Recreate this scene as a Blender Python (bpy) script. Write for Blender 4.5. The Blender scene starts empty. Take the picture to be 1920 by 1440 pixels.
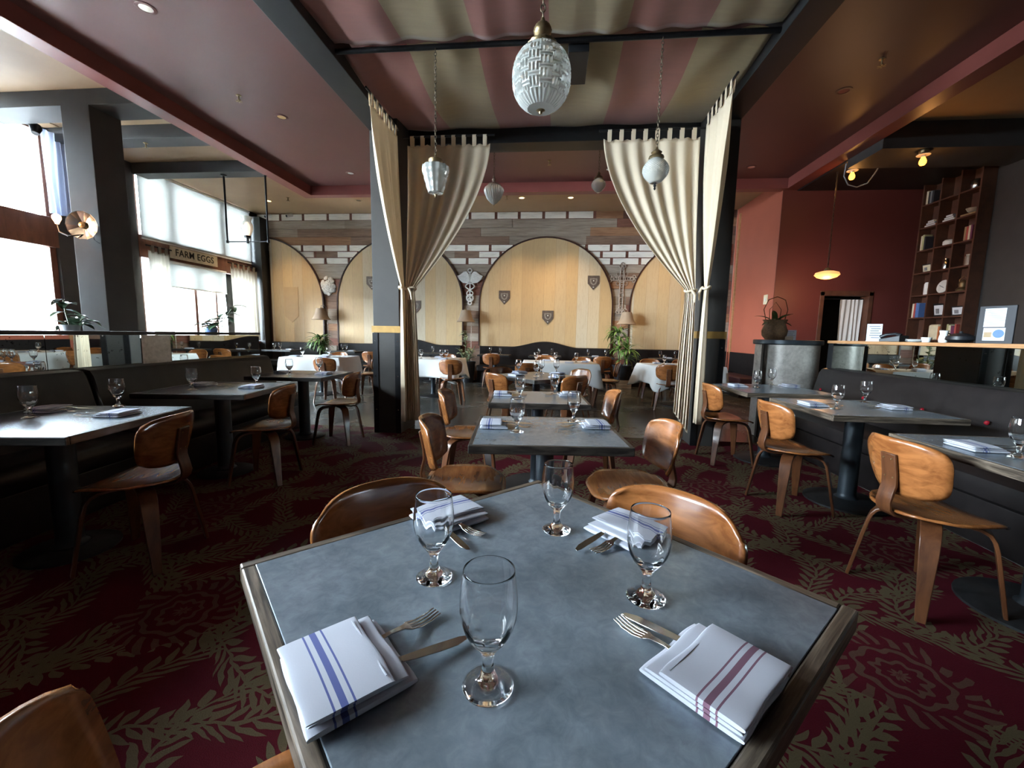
import bpy, math, random
from mathutils import Vector, Matrix
random.seed(7)
PI = math.pi
scene = bpy.context.scene
COL = scene.collection

# ---------------------------------------------------------------- camera
F_PX = 780.72
cam_d = bpy.data.cameras.new('camera')
cam_d.sensor_width = 36.0
cam_d.sensor_fit = 'HORIZONTAL'
cam_d.lens = F_PX / 1920 * 36.0
cam_d.clip_start = 0.02
cam = bpy.data.objects.new('camera', cam_d)
COL.objects.link(cam)
_p, _y, _r = math.radians(6.734), math.radians(5.549), math.radians(1.064)
f0 = Vector((-math.sin(_y), math.cos(_y), 0)); r0 = Vector((math.cos(_y), math.sin(_y), 0)); u0 = Vector((0, 0, 1))
fw = f0 * math.cos(_p) - u0 * math.sin(_p); u1 = f0 * math.sin(_p) + u0 * math.cos(_p)
rr = r0 * math.cos(_r) + u1 * math.sin(_r); uu = -r0 * math.sin(_r) + u1 * math.cos(_r)
M = Matrix((rr, uu, -fw)).transposed().to_4x4()
M.translation = (0, 0, 1.256)
cam.matrix_world = M
scene.camera = cam

# ---------------------------------------------------------------- sky, exposure
scene.view_settings.view_transform = 'Standard'
scene.view_settings.look = 'None'
scene.view_settings.gamma = 1.0
scene.view_settings.use_curve_mapping = False
scene.view_settings.exposure = 2.1
world = bpy.data.worlds.new('overcast_sky')
scene.world = world
world.use_nodes = True
_bg = world.node_tree.nodes['Background']
_bg.inputs['Color'].default_value = (0.77, 0.89, 1.0, 1)
_bg.inputs['Strength'].default_value = 32.0
cy = scene.cycles
cy.max_bounces = 10
cy.diffuse_bounces = 5
cy.glossy_bounces = 5
cy.transmission_bounces = 10
cy.transparent_max_bounces = 16
cy.sample_clamp_indirect = 6.0
cy.blur_glossy = 0.6
cy.use_denoising = True

def portal(name, x, y, z, sx, sz, rot):
    d = bpy.data.lights.new(name, 'AREA')
    d.shape = 'RECTANGLE'; d.size = sx; d.size_y = sz
    d.cycles.is_portal = True
    o = bpy.data.objects.new(name, d); COL.objects.link(o)
    o.location = (x, y, z); o.rotation_euler = rot
    return o
# openings that daylight comes through in the window wall
for i, (y0, y1, z0, z1) in enumerate(((-2.8, 2.8, 0.95, 4.2), (4.95, 6.42, 0.95, 4.4), (7.8, 10.95, 0.95, 4.5))):
    portal('daylight_opening', -8.62, (y0 + y1) / 2, (z0 + z1) / 2, z1 - z0, y1 - y0, (0, -PI / 2, 0))

# ---------------------------------------------------------------- materials
MATS = {}
class NT:
    def __init__(s, name):
        s.m = bpy.data.materials.new(name); s.m.use_nodes = True
        s.t = s.m.node_tree; s.n = s.t.nodes; s.l = s.t.links
        s.b = s.n['Principled BSDF']; s.out = s.n['Material Output']
    def node(s, typ, **kw):
        n = s.n.new(typ)
        for k, v in kw.items():
            if k.startswith('_'): setattr(n, k[1:], v)
            else: s.set(n.inputs[k.replace('__', ' ')], v)
        return n
    def set(s, inp, v):
        if hasattr(v, 'is_output') or isinstance(v, bpy.types.NodeSocket): s.l.new(v, inp)
        else: inp.default_value = v
    def m_(s, op, a, b=0.0, c=None):
        n = s.n.new('ShaderNodeMath'); n.operation = op
        s.set(n.inputs[0], a); s.set(n.inputs[1], b)
        if c is not None: s.set(n.inputs[2], c)
        return n.outputs[0]
    def mix(s, f, a, b):
        n = s.n.new('ShaderNodeMix'); n.data_type = 'RGBA'
        s.set(n.inputs[0], f); s.set(n.inputs[6], a if not isinstance(a, tuple) else (*a, 1)[:4]); s.set(n.inputs[7], b if not isinstance(b, tuple) else (*b, 1)[:4])
        return n.outputs[2]
    def obj(s):
        return s.n.new('ShaderNodeTexCoord').outputs['Object']
    def mapping(s, v, scale=(1, 1, 1), rot=(0, 0, 0), loc=(0, 0, 0)):
        n = s.n.new('ShaderNodeMapping'); s.l.new(v, n.inputs[0])
        n.inputs['Scale'].default_value = scale; n.inputs['Rotation'].default_value = rot; n.inputs['Location'].default_value = loc
        return n.outputs[0]
    def noise(s, v, scale, detail=3, rough=0.55, dist=0.0):
        n = s.n.new('ShaderNodeTexNoise')
        if v is not None: s.l.new(v, n.inputs['Vector'])
        n.inputs['Scale'].default_value = scale; n.inputs['Detail'].default_value = detail
        n.inputs['Roughness'].default_value = rough; n.inputs['Distortion'].default_value = dist
        return n.outputs['Fac']
    def ramp(s, f, *stops):
        n = s.n.new('ShaderNodeValToRGB'); s.l.new(f, n.inputs[0])
        e = n.color_ramp.elements
        while len(e) < len(stops): e.new(0.5)
        for k, (p, c) in enumerate(stops):
            e[k].position = p; e[k].color = (*c, 1) if len(c) == 3 else c
        return n.outputs[0]
    def bump(s, h, st=0.2, d=0.01):
        n = s.n.new('ShaderNodeBump'); s.l.new(h, n.inputs['Height'])
        n.inputs['Strength'].default_value = st; n.inputs['Distance'].default_value = d
        s.l.new(n.outputs[0], s.b.inputs['Normal'])
    def p(s, **kw):
        for k, v in kw.items():
            k = k.replace('__', ' ')
            if isinstance(v, tuple) and len(v) == 3: v = (*v, 1)
            s.set(s.b.inputs[k], v)
        return s

def flat(name, col, rough=0.5, metal=0.0, var=0.12, scale=6.0, bump=0.0, spec=None, **kw):
    t = NT(name)
    v = t.obj(); f = t.noise(v, scale, 4)
    lo = tuple(max(0, c * (1 - var)) for c in col); hi = tuple(min(1, c * (1 + var)) for c in col)
    t.p(Base__Color=t.ramp(f, (0.3, lo), (0.7, hi)), Roughness=rough, Metallic=metal, **kw)
    if spec is not None: t.p(Specular__IOR__Level=spec)
    if bump: t.bump(t.noise(v, scale * 12, 2), bump, 0.004)
    MATS[name] = t.m
    return t.m

def wood(name, a, b, rough=0.3, scale=(3, 30, 30), var=(0.35, 0.65), bump=0.05, coat=0.0, rv=True):
    t = NT(name); v = t.mapping(t.obj(), scale)
    g = t.noise(v, 1.0, 5, 0.6, 0.6)
    c = t.ramp(g, (var[0], a), (var[1], b))
    if rv:
        oi = t.n.new('ShaderNodeObjectInfo')
        k = t.m_('MULTIPLY_ADD', oi.outputs['Random'], 0.35, 0.82)
        mul = t.n.new('ShaderNodeVectorMath'); mul.operation = 'SCALE'
        t.l.new(c, mul.inputs[0]); t.l.new(k, mul.inputs['Scale']); c = mul.outputs[0]
    t.p(Base__Color=c, Roughness=rough)
    if coat: t.p(Coat__Weight=coat, Coat__Roughness=0.12)
    if bump: t.bump(g, bump, 0.002)
    MATS[name] = t.m
    return t.m

wood('chair_wood', (0.165, 0.054, 0.015), (0.30, 0.112, 0.033), 0.27, (4, 28, 28), coat=0.45, bump=0.02)
wood('chair_leg_wood', (0.07, 0.024, 0.010), (0.14, 0.052, 0.02), 0.3, (20, 20, 4), coat=0.4, bump=0.02)  # same wood as the seats, its shade on legs and spine put into the colour
wood('table_edge_wood', (0.03, 0.022, 0.016), (0.20, 0.155, 0.115), 0.36, (5, 90, 90), (0.38, 0.66), bump=0.2)
wood('table_edge_wood_cross', (0.03, 0.022, 0.016), (0.20, 0.155, 0.115), 0.36, (90, 5, 90), (0.38, 0.66), bump=0.2)
wood('dark_edge_wood', (0.012, 0.010, 0.009), (0.055, 0.046, 0.038), 0.36, (9, 9, 60), (0.38, 0.66), bump=0.2)
wood('window_wood', (0.10, 0.035, 0.018), (0.18, 0.07, 0.035), 0.5, (8, 8, 2), rv=False)
wood('dark_trim_wood', (0.03, 0.012, 0.009), (0.055, 0.022, 0.015), 0.4, (10, 10, 2), rv=False)
wood('shelf_wood', (0.058, 0.022, 0.013), (0.10, 0.038, 0.02), 0.5, (6, 6, 6), rv=False)
wood('rail_wood', (0.33, 0.16, 0.07), (0.45, 0.24, 0.11), 0.4, (20, 2, 20), rv=False)
wood('crate_wood', (0.28, 0.17, 0.09), (0.42, 0.28, 0.16), 0.6, (3, 3, 20))
PLANK = []
for i, (a, b) in enumerate((((0.20, 0.155, 0.115), (0.34, 0.28, 0.225)), ((0.135, 0.078, 0.052), (0.25, 0.155, 0.105)), ((0.21, 0.10, 0.05), (0.36, 0.19, 0.10)),
                            ((0.12, 0.042, 0.027), (0.21, 0.085, 0.055)), ((0.25, 0.20, 0.155), (0.41, 0.345, 0.28)), ((0.085, 0.038, 0.025), (0.15, 0.07, 0.048)))):
    wood('reclaimed_plank_%s' % 'abcdef'[i], a, b, 0.75, (2.2, 9, 30), (0.3, 0.7), 0.3, rv=False); PLANK.append('reclaimed_plank_%s' % 'abcdef'[i])
wood('white_painted_wood', (0.60, 0.56, 0.49), (0.84, 0.80, 0.72), 0.7, (3, 9, 30), (0.25, 0.5), 0.2, rv=False)

flat('bronze_chain', (0.10, 0.075, 0.05), 0.45, 0.8)
flat('pale_board', (0.46, 0.31, 0.155), 0.5, var=0.04)
t = NT('arch_boards'); v = t.obj(); sx = t.node('ShaderNodeSeparateXYZ', Vector=v)
idx = t.m_('FLOOR', t.m_('DIVIDE', sx.outputs[0], 0.292))
wn = t.n.new('ShaderNodeTexWhiteNoise'); wn.noise_dimensions = '1D'; t.l.new(idx, wn.inputs['W'])
base = t.ramp(wn.outputs['Value'], (0.0, (0.47, 0.32, 0.16)), (0.35, (0.56, 0.39, 0.20)), (0.6, (0.50, 0.36, 0.20)), (0.85, (0.55, 0.45, 0.31)), (1.0, (0.50, 0.46, 0.37)))
g = t.noise(t.mapping(v, (14, 14, 1.6)), 3.0, 6, 0.65, 0.5)
gap = t.m_('LESS_THAN', t.m_('ABSOLUTE', t.m_('SUBTRACT', t.m_('FRACT', t.m_('DIVIDE', sx.outputs[0], 0.292)), 0.5)), 0.492)
col = t.mix(t.m_('MULTIPLY', t.m_('LESS_THAN', g, 0.46), 0.16), base, (0.30, 0.19, 0.09))
col = t.mix(gap, (0.32, 0.22, 0.11), col)
t.p(Base__Color=col, Roughness=0.5); MATS['arch_boards'] = t.m

# zinc table tops: blue grey, mottled, softly reflective
t = NT('zinc_sheet'); v = t.obj()
a = t.noise(v, 6.0, 5, 0.62, 0.3); b = t.noise(v, 34.0, 6, 0.7, 0.6)
k = t.m_('ADD', t.m_('MULTIPLY', a, 0.5), t.m_('MULTIPLY', b, 0.5))
t.p(Base__Color=t.ramp(k, (0.34, (0.145, 0.18, 0.212)), (0.50, (0.205, 0.248, 0.288)), (0.66, (0.29, 0.34, 0.385))), Metallic=0.4,
    Roughness=0.27)
MATS['zinc_sheet'] = t.m
t = NT('worn_zinc_panel'); v = t.obj(); a = t.noise(v, 3.0, 6, 0.7, 1.0); b = t.noise(v, 30, 3)
t.p(Base__Color=t.ramp(t.m_('ADD', t.m_('MULTIPLY', a, .65), t.m_('MULTIPLY', b, .35)), (0.35, (0.32, 0.29, 0.26)), (0.5, (0.46, 0.43, 0.39)), (0.65, (0.60, 0.57, 0.52))), Metallic=0.2, Roughness=0.4)
MATS['worn_zinc_panel'] = t.m

# carpet: crimson ground, olive fronds on wandering vines, scalloped medallions
t = NT('carpet_pattern'); v = t.obj()
nz = t.n.new('ShaderNodeTexNoise'); t.l.new(v, nz.inputs['Vector']); nz.inputs['Scale'].default_value = 7.0; nz.inputs['Detail'].default_value = 2
wv = t.n.new('ShaderNodeVectorMath'); wv.operation = 'MULTIPLY_ADD'
t.l.new(nz.outputs['Color'], wv.inputs[0]); wv.inputs[1].default_value = (0.07, 0.07, 0); t.l.new(v, wv.inputs[2])
s_ = t.node('ShaderNodeSeparateXYZ', Vector=wv.outputs[0]); X, Y = s_.outputs[0], s_.outputs[1]
def frond(along, across, pitch, ph, halfw, leaf):
    wav = t.m_('MULTIPLY', t.m_('SINE', t.m_('MULTIPLY_ADD', along, 2 * PI / 0.9, ph)), 0.12)
    q = t.m_('DIVIDE', t.m_('ADD', across, wav), pitch)
    d = t.m_('MULTIPLY', t.m_('SUBTRACT', t.m_('FRACT', q), 0.5), pitch)
    ad = t.m_('ABSOLUTE', d)
    sgn = t.m_('MULTIPLY', t.m_('GREATER_THAN', d, 0.0), 0.5)
    ph2 = t.m_('ADD', t.m_('DIVIDE', t.m_('SUBTRACT', along, t.m_('MULTIPLY', ad, 0.95)), leaf), sgn)
    tri = t.m_('ABSOLUTE', t.m_('SUBTRACT', t.m_('FRACT', ph2), 0.5))            # 0 at leaf spine, .5 between
    prof = t.m_('MULTIPLY', t.m_('SINE', t.m_('MULTIPLY', t.m_('MINIMUM', t.m_('DIVIDE', ad, halfw), 1.0), PI)), 0.36)
    lf = t.m_('LESS_THAN', tri, prof)
    stem = t.m_('LESS_THAN', ad, 0.007)
    return t.m_('MAXIMUM', lf, stem)
f1 = frond(Y, X, 0.40, 0.4, 0.088, 0.052)
f2 = frond(X, Y, 0.55, 1.7, 0.080, 0.048)
def med(px, py, ox, oy):
    cx = t.m_('SUBTRACT', t.m_('FRACT', t.m_('DIVIDE', t.m_('ADD', X, ox), px)), 0.5); cx = t.m_('MULTIPLY', cx, px)
    cyy = t.m_('SUBTRACT', t.m_('FRACT', t.m_('DIVIDE', t.m_('ADD', Y, oy), py)), 0.5); cyy = t.m_('MULTIPLY', cyy, py)
    r = t.m_('SQRT', t.m_('ADD', t.m_('MULTIPLY', cx, cx), t.m_('MULTIPLY', cyy, cyy)))
    th = t.m_('ARCTAN2', cyy, cx)
    sc = t.m_('COSINE', t.m_('MULTIPLY', th, 9.0))
    inside = t.m_('LESS_THAN', r, t.m_('MULTIPLY_ADD', sc, 0.02, 0.235))
    rings = t.m_('GREATER_THAN', t.m_('SINE', t.m_('ADD', t.m_('MULTIPLY', r, 105.0), t.m_('MULTIPLY', sc, 0.9))), 0.45)
    pet = t.m_('GREATER_THAN', t.m_('SINE', t.m_('MULTIPLY_ADD', r, -46.0, t.m_('MULTIPLY', th, 22.0))), 0.2)
    band = t.m_('MULTIPLY', t.m_('GREATER_THAN', r, 0.165), pet)
    core = t.m_('MULTIPLY', t.m_('LESS_THAN', r, 0.165), rings)
    return inside, t.m_('MAXIMUM', band, core)
i1, m1 = med(1.48, 1.96, 0.1, 0.35)
i2, m2 = med(1.48, 1.96, 0.84, 1.33)
U1 = t.m_('MULTIPLY', t.m_('ADD', X, Y), 0.7071); U2 = t.m_('MULTIPLY', t.m_('SUBTRACT', X, Y), 0.7071)
f3 = frond(U1, U2, 0.62, 2.9, 0.075, 0.046)
fr = t.m_('MAXIMUM', t.m_('MAXIMUM', f1, f2), f3)
ins = t.m_('MAXIMUM', i1, i2)
olive = t.m_('MAXIMUM', t.m_('MULTIPLY', fr, t.m_('SUBTRACT', 1.0, ins)), 0.0)
mm = t.m_('MAXIMUM', t.m_('MULTIPLY', i1, m1), t.m_('MULTIPLY', i2, m2))
fz = t.noise(v, 300, 2)
c = t.mix(olive, (0.082, 0.005, 0.012), (0.118, 0.095, 0.052))
c = t.mix(mm, c, (0.105, 0.055, 0.038))
c = t.mix(t.m_('MULTIPLY', fz, 0.45), c, (0.02, 0.008, 0.008))
t.p(Base__Color=c, Roughness=0.95, Specular__IOR__Level=0.08); t.bump(fz, 0.5, 0.004)
MATS['carpet_pattern'] = t.m

t = NT('polished_concrete'); v = t.obj(); a = t.noise(v, 1.6, 6, 0.65, 0.6)
t.p(Base__Color=t.ramp(a, (0.35, (0.03, 0.03, 0.027)), (0.6, (0.065, 0.063, 0.056)), (0.75, (0.10, 0.097, 0.087))), Roughness=t.m_('MULTIPLY_ADD', a, 0.2, 0.16))
MATS['polished_concrete'] = t.m

flat('maroon_paint', (0.115, 0.041, 0.036), 0.42, var=0.06, scale=1.5)
flat('beam_red_paint', (0.20, 0.052, 0.043), 0.4, var=0.06, scale=2)
flat('tan_paint', (0.36, 0.235, 0.13), 0.6, var=0.06, scale=2)
flat('charcoal_paint', (0.042, 0.038, 0.035), 0.58, var=0.12, scale=3, spec=0.3)
flat('dark_wall_paint', (0.038, 0.034, 0.032), 0.6, var=0.1)
flat('orange_paint', (0.37, 0.10, 0.06), 0.55, var=0.04, scale=2)
flat('brick_red_paint', (0.10, 0.021, 0.017), 0.55, var=0.05, scale=2)
flat('black_paint', (0.012, 0.012, 0.013), 0.45, var=0.2)
flat('black_metal', (0.018, 0.018, 0.02), 0.4, 0.6, var=0.2, scale=15)
flat('cast_iron', (0.02, 0.021, 0.023), 0.5, 0.4, var=0.3, scale=30, bump=0.2)
flat('pole_metal', (0.035, 0.045, 0.055), 0.4, 0.5, var=0.2, scale=8)
flat('gold_paint', (0.32, 0.185, 0.05), 0.42, 0.3, var=0.15, scale=14)
flat('brass', (0.26, 0.19, 0.10), 0.38, 0.85, var=0.2, scale=40)
flat('steel', (0.62, 0.60, 0.57), 0.16, 1.0, var=0.06, scale=20)
flat('chrome', (0.8, 0.8, 0.8), 0.12, 1.0, var=0.04)
flat('black_leather', (0.012, 0.0095, 0.0095), 0.42, var=0.25, scale=12, bump=0.12, spec=0.3)
flat('oxblood_leather', (0.05, 0.018, 0.022), 0.4, var=0.25, scale=12, bump=0.12)
flat('red_reflection_button', (0.28, 0.01, 0.02), 0.2, var=0.1)  # dark glossy buttons, the red they reflect painted into the base colour
flat('white_cloth', (0.55, 0.55, 0.54), 0.85, var=0.03, scale=5)
flat('cream_shade', (0.25, 0.185, 0.13), 0.8, var=0.08)
flat('white_plaster', (0.66, 0.65, 0.62), 0.7, var=0.08, scale=20)
flat('rusty_iron', (0.36, 0.29, 0.24), 0.55, 0.2, var=0.35, scale=25)
flat('paper', (0.62, 0.64, 0.68), 0.8, var=0.04)
flat('ink', (0.10, 0.11, 0.14), 0.8)
flat('leaf_green', (0.07, 0.13, 0.035), 0.38, var=0.5, scale=7)
flat('leaf_fresh', (0.13, 0.22, 0.05), 0.4, var=0.5, scale=7)
flat('leaf_variegated', (0.36, 0.42, 0.27), 0.42, var=0.65, scale=22)
flat('leaf_dark', (0.05, 0.09, 0.05), 0.3, var=0.4, scale=9)
flat('stem_green', (0.09, 0.10, 0.04), 0.6)
flat('terracotta_leaf', (0.42, 0.14, 0.05), 0.5)
flat('black_plastic', (0.012, 0.013, 0.016), 0.4)
flat('blue_glaze', (0.10, 0.16, 0.34), 0.25)
flat('soil', (0.03, 0.02, 0.014), 0.95)
flat('rattan', (0.19, 0.10, 0.045), 0.6, var=0.4, scale=60, bump=0.4)
flat('sign_board', (0.52, 0.46, 0.34), 0.7, var=0.15, scale=12)
flat('sign_ink', (0.02, 0.017, 0.013), 0.7)
flat('plate_metal', (0.15, 0.115, 0.095), 0.45, 0.5, var=0.2, scale=30)
flat('plate_mark', (0.30, 0.26, 0.22), 0.5, 0.3)
flat('plate_white', (0.7, 0.68, 0.63), 0.6)
flat('asphalt', (0.16, 0.16, 0.16), 0.9, var=0.2)
flat('sidewalk', (0.5, 0.49, 0.47), 0.9, var=0.08)
flat('car_paint', (0.12, 0.14, 0.17), 0.3, 0.3)
flat('ivory_plastic', (0.72, 0.63, 0.44), 0.4)
flat('white_plastic', (0.75, 0.75, 0.73), 0.4)
flat('grey_plastic', (0.30, 0.31, 0.32), 0.5)
flat('facade_stucco', (0.5, 0.48, 0.45), 0.9)
for n_, c_ in dict(book_cream=(0.62, 0.55, 0.40), book_blue=(0.08, 0.16, 0.38), book_red=(0.36, 0.06, 0.05), book_plum=(0.14, 0.03, 0.08), book_green=(0.10, 0.16, 0.10),
                   book_grey=(0.20, 0.21, 0.23), book_black=(0.02, 0.02, 0.025), book_olive=(0.38, 0.36, 0.18), book_orange=(0.5, 0.15, 0.05), book_tan=(0.32, 0.22, 0.12)).items():
    flat(n_, c_, 0.6)

# striped napkins and canopy cloth
def stripes(name, ground, ink, offs):
    t = NT(name); v = t.obj(); s = t.node('ShaderNodeSeparateXYZ', Vector=v)
    m = None
    for o, w in offs:
        k = t.m_('LESS_THAN', t.m_('ABSOLUTE', t.m_('SUBTRACT', s.outputs[0], o)), w)
        m = k if m is None else t.m_('MAXIMUM', m, k)
    t.p(Base__Color=t.mix(m, ground, ink), Roughness=0.85); t.bump(t.noise(v, 400, 2), 0.1, 0.001)
    MATS[name] = t.m
NS = ((-0.018, 0.0045), (-0.031, 0.0014), (-0.005, 0.0014))
stripes('napkin_blue_stripe', (0.46, 0.475, 0.54), (0.075, 0.095, 0.27), NS)
stripes('napkin_red_stripe', (0.46, 0.475, 0.54), (0.17, 0.08, 0.12), NS)
t = NT('canopy_stripe'); v = t.obj(); s = t.node('ShaderNodeSeparateXYZ', Vector=v)
k = t.m_('LESS_THAN', t.m_('FRACT', t.m_('DIVIDE', t.m_('ADD', s.outputs[0], 1.93), 1.215)), 0.5)
wv = t.noise(v, 60, 3); sl = t.noise(t.mapping(v, (1, 6, 1)), 5, 3)
a = t.mix(k, (0.36, 0.27, 0.135), (0.33, 0.105, 0.075))
t.p(Base__Color=t.mix(t.m_('MULTIPLY', sl, 0.35), a, (0.10, 0.06, 0.045)), Roughness=0.7, Sheen__Weight=0.2); t.bump(wv, 0.12, 0.003)
MATS['canopy_stripe'] = t.m

# glass and mirrors
def glass(name, rough=0.0, tint=(1, 1, 1), ior=1.48):
    t = NT(name); t.p(Base__Color=tint, Roughness=rough, IOR=ior, Transmission__Weight=1.0); MATS[name] = t.m
glass('clear_glass')
def pane_glass(name, tint, refl):
    t = NT(name); t.n.remove(t.b)
    tr = t.node('ShaderNodeBsdfTransparent', Color=(*tint, 1)); gl = t.node('ShaderNodeBsdfGlossy', Roughness=0.0)
    lw = t.node('ShaderNodeFresnel', IOR=refl); mx = t.n.new('ShaderNodeMixShader')
    t.l.new(lw.outputs[0], mx.inputs[0]); t.l.new(tr.outputs[0], mx.inputs[1]); t.l.new(gl.outputs[0], mx.inputs[2]); t.l.new(mx.outputs[0], t.out.inputs[0])
    MATS[name] = t.m
pane_glass('window_pane', (0.95, 0.97, 0.97), 1.3)
t = NT('pressed_glass'); v = t.obj()
t.p(Base__Color=(0.95, 0.97, 0.93), Roughness=0.03, Transmission__Weight=0.68, IOR=1.5, Specular__IOR__Level=1.0); MATS['pressed_glass'] = t.m
t = NT('antique_mirror'); v = t.obj(); n1 = t.noise(v, 26, 5, 0.7); n2 = t.noise(v, 3, 3)
sp = t.m_('GREATER_THAN', t.m_('ADD', n1, t.m_('MULTIPLY', n2, 0.35)), 0.83)
t.p(Base__Color=t.mix(sp, (0.50, 0.53, 0.50), (0.10, 0.10, 0.09)), Metallic=1.0, Roughness=t.m_('MULTIPLY_ADD', n2, 0.015, 0.004)); MATS['antique_mirror'] = t.m
def translucent(name, col, clear, frac=0.5):
    t = NT(name); t.n.remove(t.b)
    di = t.node('ShaderNodeBsdfDiffuse', Color=(*col, 1)); tl = t.node('ShaderNodeBsdfTranslucent', Color=(*col, 1)); tr = t.node('ShaderNodeBsdfTransparent')
    m1 = t.node('ShaderNodeMixShader', Fac=frac); t.l.new(di.outputs[0], m1.inputs[1]); t.l.new(tl.outputs[0], m1.inputs[2])
    m2 = t.node('ShaderNodeMixShader', Fac=clear); t.l.new(m1.outputs[0], m2.inputs[1]); t.l.new(tr.outputs[0], m2.inputs[2])
    t.l.new(m2.outputs[0], t.out.inputs[0]); MATS[name] = t.m
translucent('roller_mesh', (0.38, 0.38, 0.36), 0.022, 0.5)
translucent('linen', (0.74, 0.625, 0.47), 0.0, 0.28)
translucent('sheer_linen', (0.26, 0.235, 0.19), 0.01, 0.3)
translucent('striped_sheer', (0.36, 0.40, 0.50), 0.01, 0.3)
def emit(name, col, st):
    t = NT(name); t.p(Base__Color=col, Emission__Color=(*col, 1), Emission__Strength=st, Roughness=0.4); MATS[name] = t.m
emit('bulb_amber', (1.0, 0.36, 0.05), 1.1)
emit('bulb_sconce', (1.0, 0.50, 0.24), 1.6)
emit('downlight_glow', (1.0, 0.66, 0.30), 2.0)
emit('lantern_glow', (1.0, 0.72, 0.55), 0.7)
emit('disc_glow', (1.0, 0.46, 0.15), 0.24)

# ---------------------------------------------------------------- geometry helpers
class MB:
    def __init__(s): s.v = []; s.f = []; s.m = []
    def add(s, vs, fs, m=0):
        o = len(s.v); s.v.extend([tuple(x) for x in vs]); s.f.extend([tuple(i + o for i in f) for f in fs]); s.m.extend([m] * len(fs)); return s
    def box(s, x0, x1, y0, y1, z0, z1, m=0):
        v = [(x, y, z) for z in (z0, z1) for y in (y0, y1) for x in (x0, x1)]
        return s.add(v, [(0, 2, 3, 1), (4, 5, 7, 6), (0, 1, 5, 4), (2, 6, 7, 3), (0, 4, 6, 2), (1, 3, 7, 5)], m)
    def obox(s, c, size, rot=(0, 0, 0), m=0):
        from mathutils import Euler
        R = Euler(rot).to_matrix(); c = Vector(c); hx, hy, hz = (k / 2 for k in size)
        v = [c + R @ Vector((x, y, z)) for z in (-hz, hz) for y in (-hy, hy) for x in (-hx, hx)]
        return s.add(v, [(0, 2, 3, 1), (4, 5, 7, 6), (0, 1, 5, 4), (2, 6, 7, 3), (0, 4, 6, 2), (1, 3, 7, 5)], m)
    def lathe(s, prof, n=24, c=(0, 0, 0), m=0, mod=None, axis=None):
        vs = []; fs = []
        B = Matrix.Identity(3)
        if axis is not None: B = Vector(axis).normalized().to_track_quat('Z', 'Y').to_matrix()
        for j, (r, z) in enumerate(prof):
            for i in range(n):
                a = 2 * PI * i / n; k = mod(a, j, z) if mod else 1.0
                vs.append(Vector(c) + B @ Vector((r * k * math.cos(a), r * k * math.sin(a), z)))
        for j in range(len(prof) - 1):
            for i in range(n):
                a, b = j * n + i, j * n + (i + 1) % n
                fs.append((a, b, b + n, a + n))
        if prof[0][0] > 1e-5: fs.append(tuple(range(n - 1, -1, -1)))
        if prof[-1][0] > 1e-5: fs.append(tuple(range((len(prof) - 1) * n, len(prof) * n)))
        return s.add(vs, fs, m)
    def cyl(s, c, r, h, n=24, m=0, axis=None): return s.lathe([(r, 0), (r, h)], n, c, m, axis=axis)
    def tube(s, pts, r, n=8, m=0, closed=False):
        pts = [Vector(p) for p in pts]; N = len(pts); vs = []; fs = []; up = None
        for i, p in enumerate(pts):
            if closed: d = pts[(i + 1) % N] - pts[i - 1]
            else: d = pts[min(i + 1, N - 1)] - pts[max(i - 1, 0)]
            d.normalize()
            if up is None: up = d.orthogonal().normalized()
            up = (up - d * up.dot(d)); up = up.normalized() if up.length > 1e-6 else d.orthogonal().normalized()
            w = d.cross(up); rad = r[i] if isinstance(r, (list, tuple)) else r
            for k in range(n):
                a = 2 * PI * k / n; vs.append(p + (up * math.cos(a) + w * math.sin(a)) * rad)
        for i in range(N if closed else N - 1):
            for k in range(n):
                a, b = i * n + k, i * n + (k + 1) % n; e = ((i + 1) % N) * n
                fs.append((a, b, e + (k + 1) % n, e + k))
        if not closed: fs += [tuple(range(n - 1, -1, -1)), tuple(range((N - 1) * n, N * n))]
        return s.add(vs, fs, m)
    def strip(s, pts, w, t, side, m=0):
        """flat bar swept along pts; side = width direction; w may vary"""
        pts = [Vector(p) for p in pts]; side = Vector(side).normalized(); vs = []; fs = []; N = len(pts)
        for i, p in enumerate(pts):
            d = (pts[min(i + 1, N - 1)] - pts[max(i - 1, 0)]).normalized()
            nn = d.cross(side).normalized(); ww = (w[i] if isinstance(w, (list, tuple)) else w) / 2
            tt = (t[i] if isinstance(t, (list, tuple)) else t) / 2
            for a, b in ((-1, -1), (1, -1), (1, 1), (-1, 1)): vs.append(p + side * ww * a + nn * tt * b)
        for i in range(N - 1):
            for k in range(4): fs.append((i * 4 + k, i * 4 + (k + 1) % 4, i * 4 + 4 + (k + 1) % 4, i * 4 + 4 + k))
        fs += [(3, 2, 1, 0), tuple(range(N * 4 - 4, N * 4))]
        return s.add(vs, fs, m)
    def grid(s, fn, nu, nv, m=0, closed_u=False):
        vs = [fn(i / nu, j / nv) for j in range(nv + 1) for i in range(nu + (0 if closed_u else 1))]
        W = nu if closed_u else nu + 1
        fs = [(j * W + i, j * W + (i + 1) % W, (j + 1) * W + (i + 1) % W, (j + 1) * W + i) for j in range(nv) for i in range(nu)]
        mm = [m(i, j) if callable(m) else m for j in range(nv) for i in range(nu)]
        o = len(s.v); s.v.extend([tuple(x) for x in vs]); s.f.extend([tuple(k + o for k in f) for f in fs]); s.m.extend(mm); return s
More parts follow.
